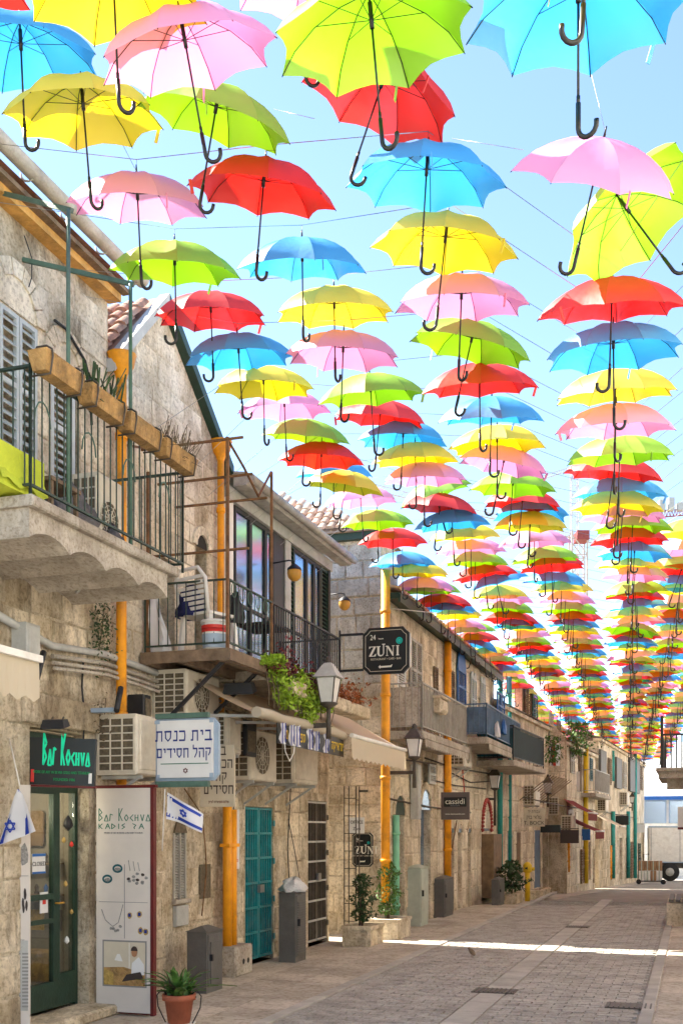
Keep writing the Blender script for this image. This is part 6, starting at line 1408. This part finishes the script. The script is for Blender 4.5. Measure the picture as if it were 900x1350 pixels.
# small projecting signs / AC box in the distance
def fsign(name, label, cat, px0, px1, py0, py1, Y, m_, th=.05):
    t, wd, hh = facing(name, label, cat, px0, px1, py0, py1, Y, th, m_); return t, wd, hh
t, wd, hh = fsign('stone_coloured_sign', 'pale projecting shop sign with dark hebrew and latin letters, mid distance', 'sign', 690, 716, 1066, 1090, 30, 'boardcream'); hebrew('עבודת יד', .07, 'inkbrown', t, wd/2, hh*.74, .85); hebrew('טלאי בוק', .085, 'inkbrown', t, wd/2, hh*.42, .85); text('T. BOCK', .15, 'inkbrown', t, wd/2, -.004, hh*.1)
t, wd, hh = fsign('gallery_box_sign', 'white box sign with a plain red standing figure on a bracket in the distance', 'sign', 734, 762, 1018, 1044, 37, 'signwhite', .5)
ob('red_mark', MB().cbox(wd*.4,wd*.6,-.01,0,hh*.4,hh*.8,.004).cbox(wd*.45,wd*.55,-.01,0,hh*.82,hh*.95,.004).cbox(wd*.40,wd*.48,-.01,0,hh*.1,hh*.39,.004).cbox(wd*.52,wd*.6,-.01,0,hh*.1,hh*.39,.004), 'maroon', t); ob('side_louvre', MB().box(wd+.001,wd+.02,0,.5,0,hh), 'wood', t)
t, wd, hh = fsign('dark_shop_sign', 'dark shop fascia sign under the pale projecting sign', 'sign', 712, 737, 1088, 1098, 31, 'signblack')
ac('far air conditioner left of the maroon awnings', F5.s(737,.3), .0, F5.L(737,1107,.3)[1], 1.1, .6, 1.0, F=F5)
def fawn(label, px0, px1, y0, y1, Y0, o, m_, val=None):
    s0, s1 = s5(px0,o), s5(px1,o); s1 = min(s1, s0+2.0); z0 = F5.L(px0,y0,o*0)[1]; z1 = F5.L(px1,y1,o)[1]
    t = thing('small_awning', label, 'awning', F5.pt(s0,0,0), F5.ang); ob('canvas', awn(0,s1-s0,-.55,z1+.5,-.55-o,z1+.05,8), m_, t)
    ob('valance', MB().box(0,s1-s0,-.56-o,-.55-o,z1-.2,z1+.04), val or m_, t); ob('bar', MB().tube([(0,-.56-o,z1+.05),(s1-s0,-.56-o,z1+.05)], .03, 6), 'white', t)
fawn('upper maroon awning in the distance', 752, 776, 1062, 1076, 36, .8, 'awningred'); fawn('lower maroon awning with white trim in the distance', 762, 788, 1088, 1098, 36, 1.0, 'awningred'); fawn('beige awning on the far houses', 797, 815, 1078, 1092, 44, .9, 'awningcream')
t = thing('hydrant_post', 'yellow fire hydrant standpipe on the far pavement', 'hydrant', P(695,1182,EYE*F_PX/(1183-HOR)), 0); ob('pipe', MB().tube([(0,0,0),(0,0,.75)], .07, 10), 'yellow', t); ob('head', MB().lathe([(.07,.75),(.12,.78),(.12,.95),(.06,1.02),(0,1.04)], 10), 'yellow', t); ob('outlet', MB().tube([(0,0,.85),(.18,0,.85)], .05, 8), 'yellow', t)
t.location.z = gz(t.location.y)
# far end: cartons on hand truck, lorry, glass building, white roof, right side things
p = P(842,1164,50); p.z = gz(50)
t = thing('hand_truck', 'hand truck stacked with brown cartons near the end of the street', 'hand truck', p, FN.ang-math.pi/2); ob('plate', MB().box(-.1,1.2,-.3,.3,.12,.16), 'darkmetal', t); ob('handle_bar', MB().tube([(.2,.3,.15),(.2,.3,1.4),(.45,.3,1.4)], .025, 6), 'darkmetal', t)
for x in (0,1.1): ob('wheel', MB().tube([(x,-.3,.12),(x,-.22,.12)], .12, 10), 'rubber', t)
for i in range(4):
    for j in range(2): c = thing('carton', '%s carton in the %s stack on the hand truck' % (('pale printed','plain brown')[j], ('leftmost','second','third','rightmost')[i]), 'carton', Vector(p)+Vector((.27*i,-.02*i,.17+j*.47)), FN.ang-math.pi/2, 'cartons on the hand truck'); ob('box', MB().cbox(0,.25,-.25,.2,0,.45,.01), 'white' if (j == 0 and i in (1,3)) or (j==0 and i==0) else 'cardboard', c); ob('tape', MB().box(.1,.15,-.256,-.25,0,.45), 'paleg', c)
Yt = 58; a = P(850,1157,Yt); a.z = gz(Yt)
t = thing('lorry', 'white box lorry parked across the end of the street', 'lorry', a, R(-14))
ob('cargo_box', MB().cbox(.2,9,0,2.4,1.0,3.0,.03), 'white', t); ob('chassis', MB().box(.3,9,.2,2.2,.7,1.0), 'grey', t)
for x in (1.3, 5.5): w_ = ob('wheel', MB().lathe([(0,-.14),(.46,-.14),(.5,-.1),(.5,.1),(.46,.14),(0,.14)], 18), 'rubber', t, (x,.12,.5), (R(90),0,0)); ob('hub', MB().lathe([(0,.01),(.22,.01),(.24,-.02)], 12), 'lgrey', w_, (0,0,.14))
ob('mud_guard', MB().box(2.2,4.6,.1,.5,.25,.95), 'lgrey', t)
for i in range(6): ob('side_rib', MB().box(.3+i*1.5,.34+i*1.5,-.015,0,1.05,2.95), 'lgrey', t)
ob('side_trim', MB().box(.2,9,-.02,0,1.0,1.06).box(.2,9,-.02,0,2.92,3.0), 'bluegrey', t)
for i in range(4): ob('marker_light', MB().box(.6+i*2,.72+i*2,-.03,0,.9,.96), 'redplastic', t)
ob('door_rods', MB().box(.17,.2,.8,.84,1.0,2.9).box(.17,.2,1.5,1.54,1.0,2.9), 'steel', t); ob('number_plate', MB().box(.15,.17,.9,1.4,.75,.88), 'yellow', t)
a = P(846,1100,66); a.z = gz(66)
t = thing('glass_building', 'modern building with blue framed windows and white roof beyond the lorry', 'building', a, R(-14))
zg = lambda y: EYE+(HOR-y)/F_PX*66-gz(66)
ob('wall', MB().box(-.5,14,.2,6,0,zg(1052)), 'white', t); ob('roof', MB().add([(-1,-.1,zg(1049)),(14,-.1,zg(1056)),(14,10,zg(1000)+2),(-1,6,zg(992)+1.0)], [(0,1,2,3)]), 'white', t)
for i in range(6): x = .1+i*1.5; ob('window', MB().box(x,x+1.35,.1,.2,zg(1086),zg(1055)), 'bluegrey', t); ob('pane', MB().box(x+.08,x+1.27,.06,.1,zg(1085),zg(1057)), 'glassskytint', t.children[-1])
ob('tree_reflection_panel', MB().box(-.4,14,.2,.21,0,.1), 'grey', t) if False else None
ob('fascia', MB().box(-1,14,-.15,.1,zg(1055),zg(1050)), 'bluepaint', t)
# right side: row of houses (mostly outside the frame) whose plaster bounces sun back
OR = 6.35
def right_house(label, s0, s1, h, o=OR, F=FN, m_='plaster', sm='stone4'):
    t = thing('right_side_house', label, 'building', F.pt(s0, o, 0), F.ang); L2 = s1-s0
    ob('wall', MB().box(0,L2,-6,0,-1.5,h), m_, t); ob('cornice', MB().box(-.05,L2-.03,-.4,.12,h-.12,h+.02), sm, t)
    n = max(1, int(L2/1.6))
    for i in range(n):
        x = L2*(i+.5)/n; ob('door', MB().box(x-.4,x+.4,.0,.03,0,2.2), 'brownwood', t); wi = ob('window', MB().box(x-.35,x+.35,.0,.05,3.4,4.8), 'shuttergrey', t); ob('sill', MB().cbox(x-.42,x+.42,-.0,.09,3.3,3.38), sm, wi)
    return t
right_house('right hand stone house nearest the camera with a low parapet', -6, 3.6, 6.2)
t = right_house('right hand stone house with a parapet notched to shape sun streaks', 3.602, 8.12, 5.25)
sl = [3.62, 4.35, 4.5, 4.95, 5.12, 5.75, 5.85, 6.3, 6.6, 7.1, 7.2, 7.65, 7.75, 8.1]
for a, c in zip(sl[::2], sl[1::2]): ob('added_parapet_block', MB().cbox(a-3.602, c-3.602, -6, .02, 5.27, 6.35), 'stone4', t)  # blocks added with slots between them to let streaks of sun through
right_house('right hand stone house opposite the long stone house', 8.122, 21.5, 6.45)
right_house('right hand house carrying the iron balcony', 21.55, 30, 6.2, 6.1)
right_house('right hand far house before the last gap', 3.0+9, 21.5, 6.2, 6.3, F5)
right_house('last right hand house at the street end', 23.3, 33, 6.0, 6.3, F5)
a = P(873, 1035, 27)
t = thing('iron_balcony', 'concrete balcony with black iron railing at the right edge of the photo', 'balcony', a, FN.ang)
ob('slab', MB().cbox(0,3.2,-1.6,0.1,.17,.35,.03), 'concrete', t); ob('slab_edge', MB().box(-.08,3.2,-1.6,.16,.35,.43), 'concrete', t)
ob('corbel', MB().cbox(.3,.6,-1.6,-.1,-.1,.17,.05), 'concrete', t)
for c_ in list(t.children): c_.location.y = 0
zr = (1035-962)/F_PX*27
ob('post', MB().box(.0,.07,-.02,.05,.43,zr+.35), 'black', t)
ob('top_rail', MB().box(0,3.2,.0,.04,1.25,1.3).box(0,.04,-1.5,.0,1.25,1.3), 'black', t)
me = MB().box(-.018,.018,-.018,.018,.43,1.25).mesh('baluster'); me.materials.append(M['black'])
for i in range(24): ob('baluster', me, None, t, (.1+i*.13,.02,0))
for i in range(11): ob('baluster', me, None, t, (.02,-.08-i*.13,0))
a = P(886,1215,EYE*F_PX/(1222-HOR)); a.z = 0
t = thing('street_bench', 'dark metal bench on a stone block cut by the right edge', 'bench', a, FN.ang)
ob('stone_base', MB().cbox(0,1.6,-.5,0.1,0,.42,.02), 'stone4', t)
for i in range(5): ob('seat_slat', MB().box(-.15,1.7,-.5+i*.12,-.42+i*.12,.46,.5), 'grey', t)
ob('back_slat', MB().box(-.15,1.7,-.52,-.49,.55,.85), 'grey', t)
t, wd, hh = facing('right_edge_sign', 'small white sign with dark red foot at the right edge', 'sign', 893, 915, 1064, 1094, 26, .04, 'signwhite'); ob('foot_band', MB().box(0,wd,-.004,0,0,hh*.1), 'maroon', t)
p = P(622,1262,EYE*F_PX/(1264-HOR)); p.z = .012
t = thing('bird', 'tiny brown bird standing on the road below the sun band', 'bird', p, R(40))
ob('trunk', MB().lathe([(0,-.07),(.02,-.055),(.035,-.01),(.03,.03),(.018,.055),(.02,.075),(.0,.095)], 8), 'wood', t, (0,0,.075), (R(-50),0,0)); ob('leg', MB().tube([(.01,0,0),(.01,0,.05)], .003, 4), 'rust', t); ob('leg', MB().tube([(-.01,0,0),(-.01,0,.05)], .003, 4), 'rust', t)
# ---- cranes
def mast(t, x0, z0, z1, w_, m_, step=None, dep=None):
    step = step or w_*1.3; b = MB()
    for sx_ in (0, w_):
        for sy in (0, w_): b.bar((x0+sx_,sy,z0),(x0+sx_,sy,z1),w_*.09)
    z = z0; k = 0
    while z < z1-step:
        for sy in (0, w_): b.bar((x0,sy,z),(x0+w_,sy,z+step),w_*.06) if k % 2 else b.bar((x0+w_,sy,z),(x0,sy,z+step),w_*.06); b.bar((x0,sy,z),(x0+w_,sy,z),w_*.06)
        z += step; k += 1
    ob('mast', b, m_, t)
def crane(label, pxm, ytop, ybase, Y, wpx, jib, m_, m2):
    a = P(pxm, ybase, Y); t = thing('tower_crane', label, 'crane', a, 0, 'cranes on the skyline'); w_ = wpx/F_PX*Y; sc2 = Y/F_PX
    mast(t, -w_/2, -30, (ybase-ytop)*sc2, w_, m_)
    (x0,y0),(x1,y1),th = jib; p0 = Vector(((x0-pxm)*sc2, w_/2, (ybase-y0)*sc2)); p1 = Vector(((x1-pxm)*sc2, w_/2, (ybase-y1)*sc2)); th *= sc2; b = MB()
    up2 = Vector((0,0,th)); n = 26
    b.bar(p0,p1,th*.14); b.bar(p0+up2,p1+up2*.6,th*.1)
    for i in range(n): u0, u1 = i/n, (i+1)/n; b.bar(p0.lerp(p1,u0), (p0+up2).lerp(p1+up2*.6,(u0+u1)/2), th*.08); b.bar((p0+up2).lerp(p1+up2*.6,(u0+u1)/2), p0.lerp(p1,u1), th*.08)
    ob('jib', b, m2, t); ob('cab', MB().box(-w_*.2,w_*.6,-.5,w_,(ybase-ytop)*sc2-w_*.6,(ybase-ytop)*sc2), 'cranered', t)
    return t
crane('pale lattice tower crane behind the umbrellas with a thin jib to the left', 764, 700, 900, 170, 20, ((430,628),(790,715),9), 'craneyel', 'craneyel')
crane('thin far crane mast left of the thick pale one with red cab', 758, 610, 900, 260, 9, ((690,640),(770,612),6), 'craneyel', 'craneyel')
t = crane('dark red crane jib reaching in from the right edge', 960, 660, 900, 150, 16, ((846,682),(960,672),10), 'cranered', 'cranered')
b = MB()
for i in range(9): x = -11+i*1.3; b.box(x,x+.8,0,1,(900-672)/F_PX*150,(900-660+random.uniform(-3,5))/F_PX*150)
ob('machinery', b, 'lgrey', t)
t = crane('grey building mast with brackets near the right edge', 868, 742, 900, 120, 7, ((858,800),(886,775),5), 'lgrey', 'lgrey')
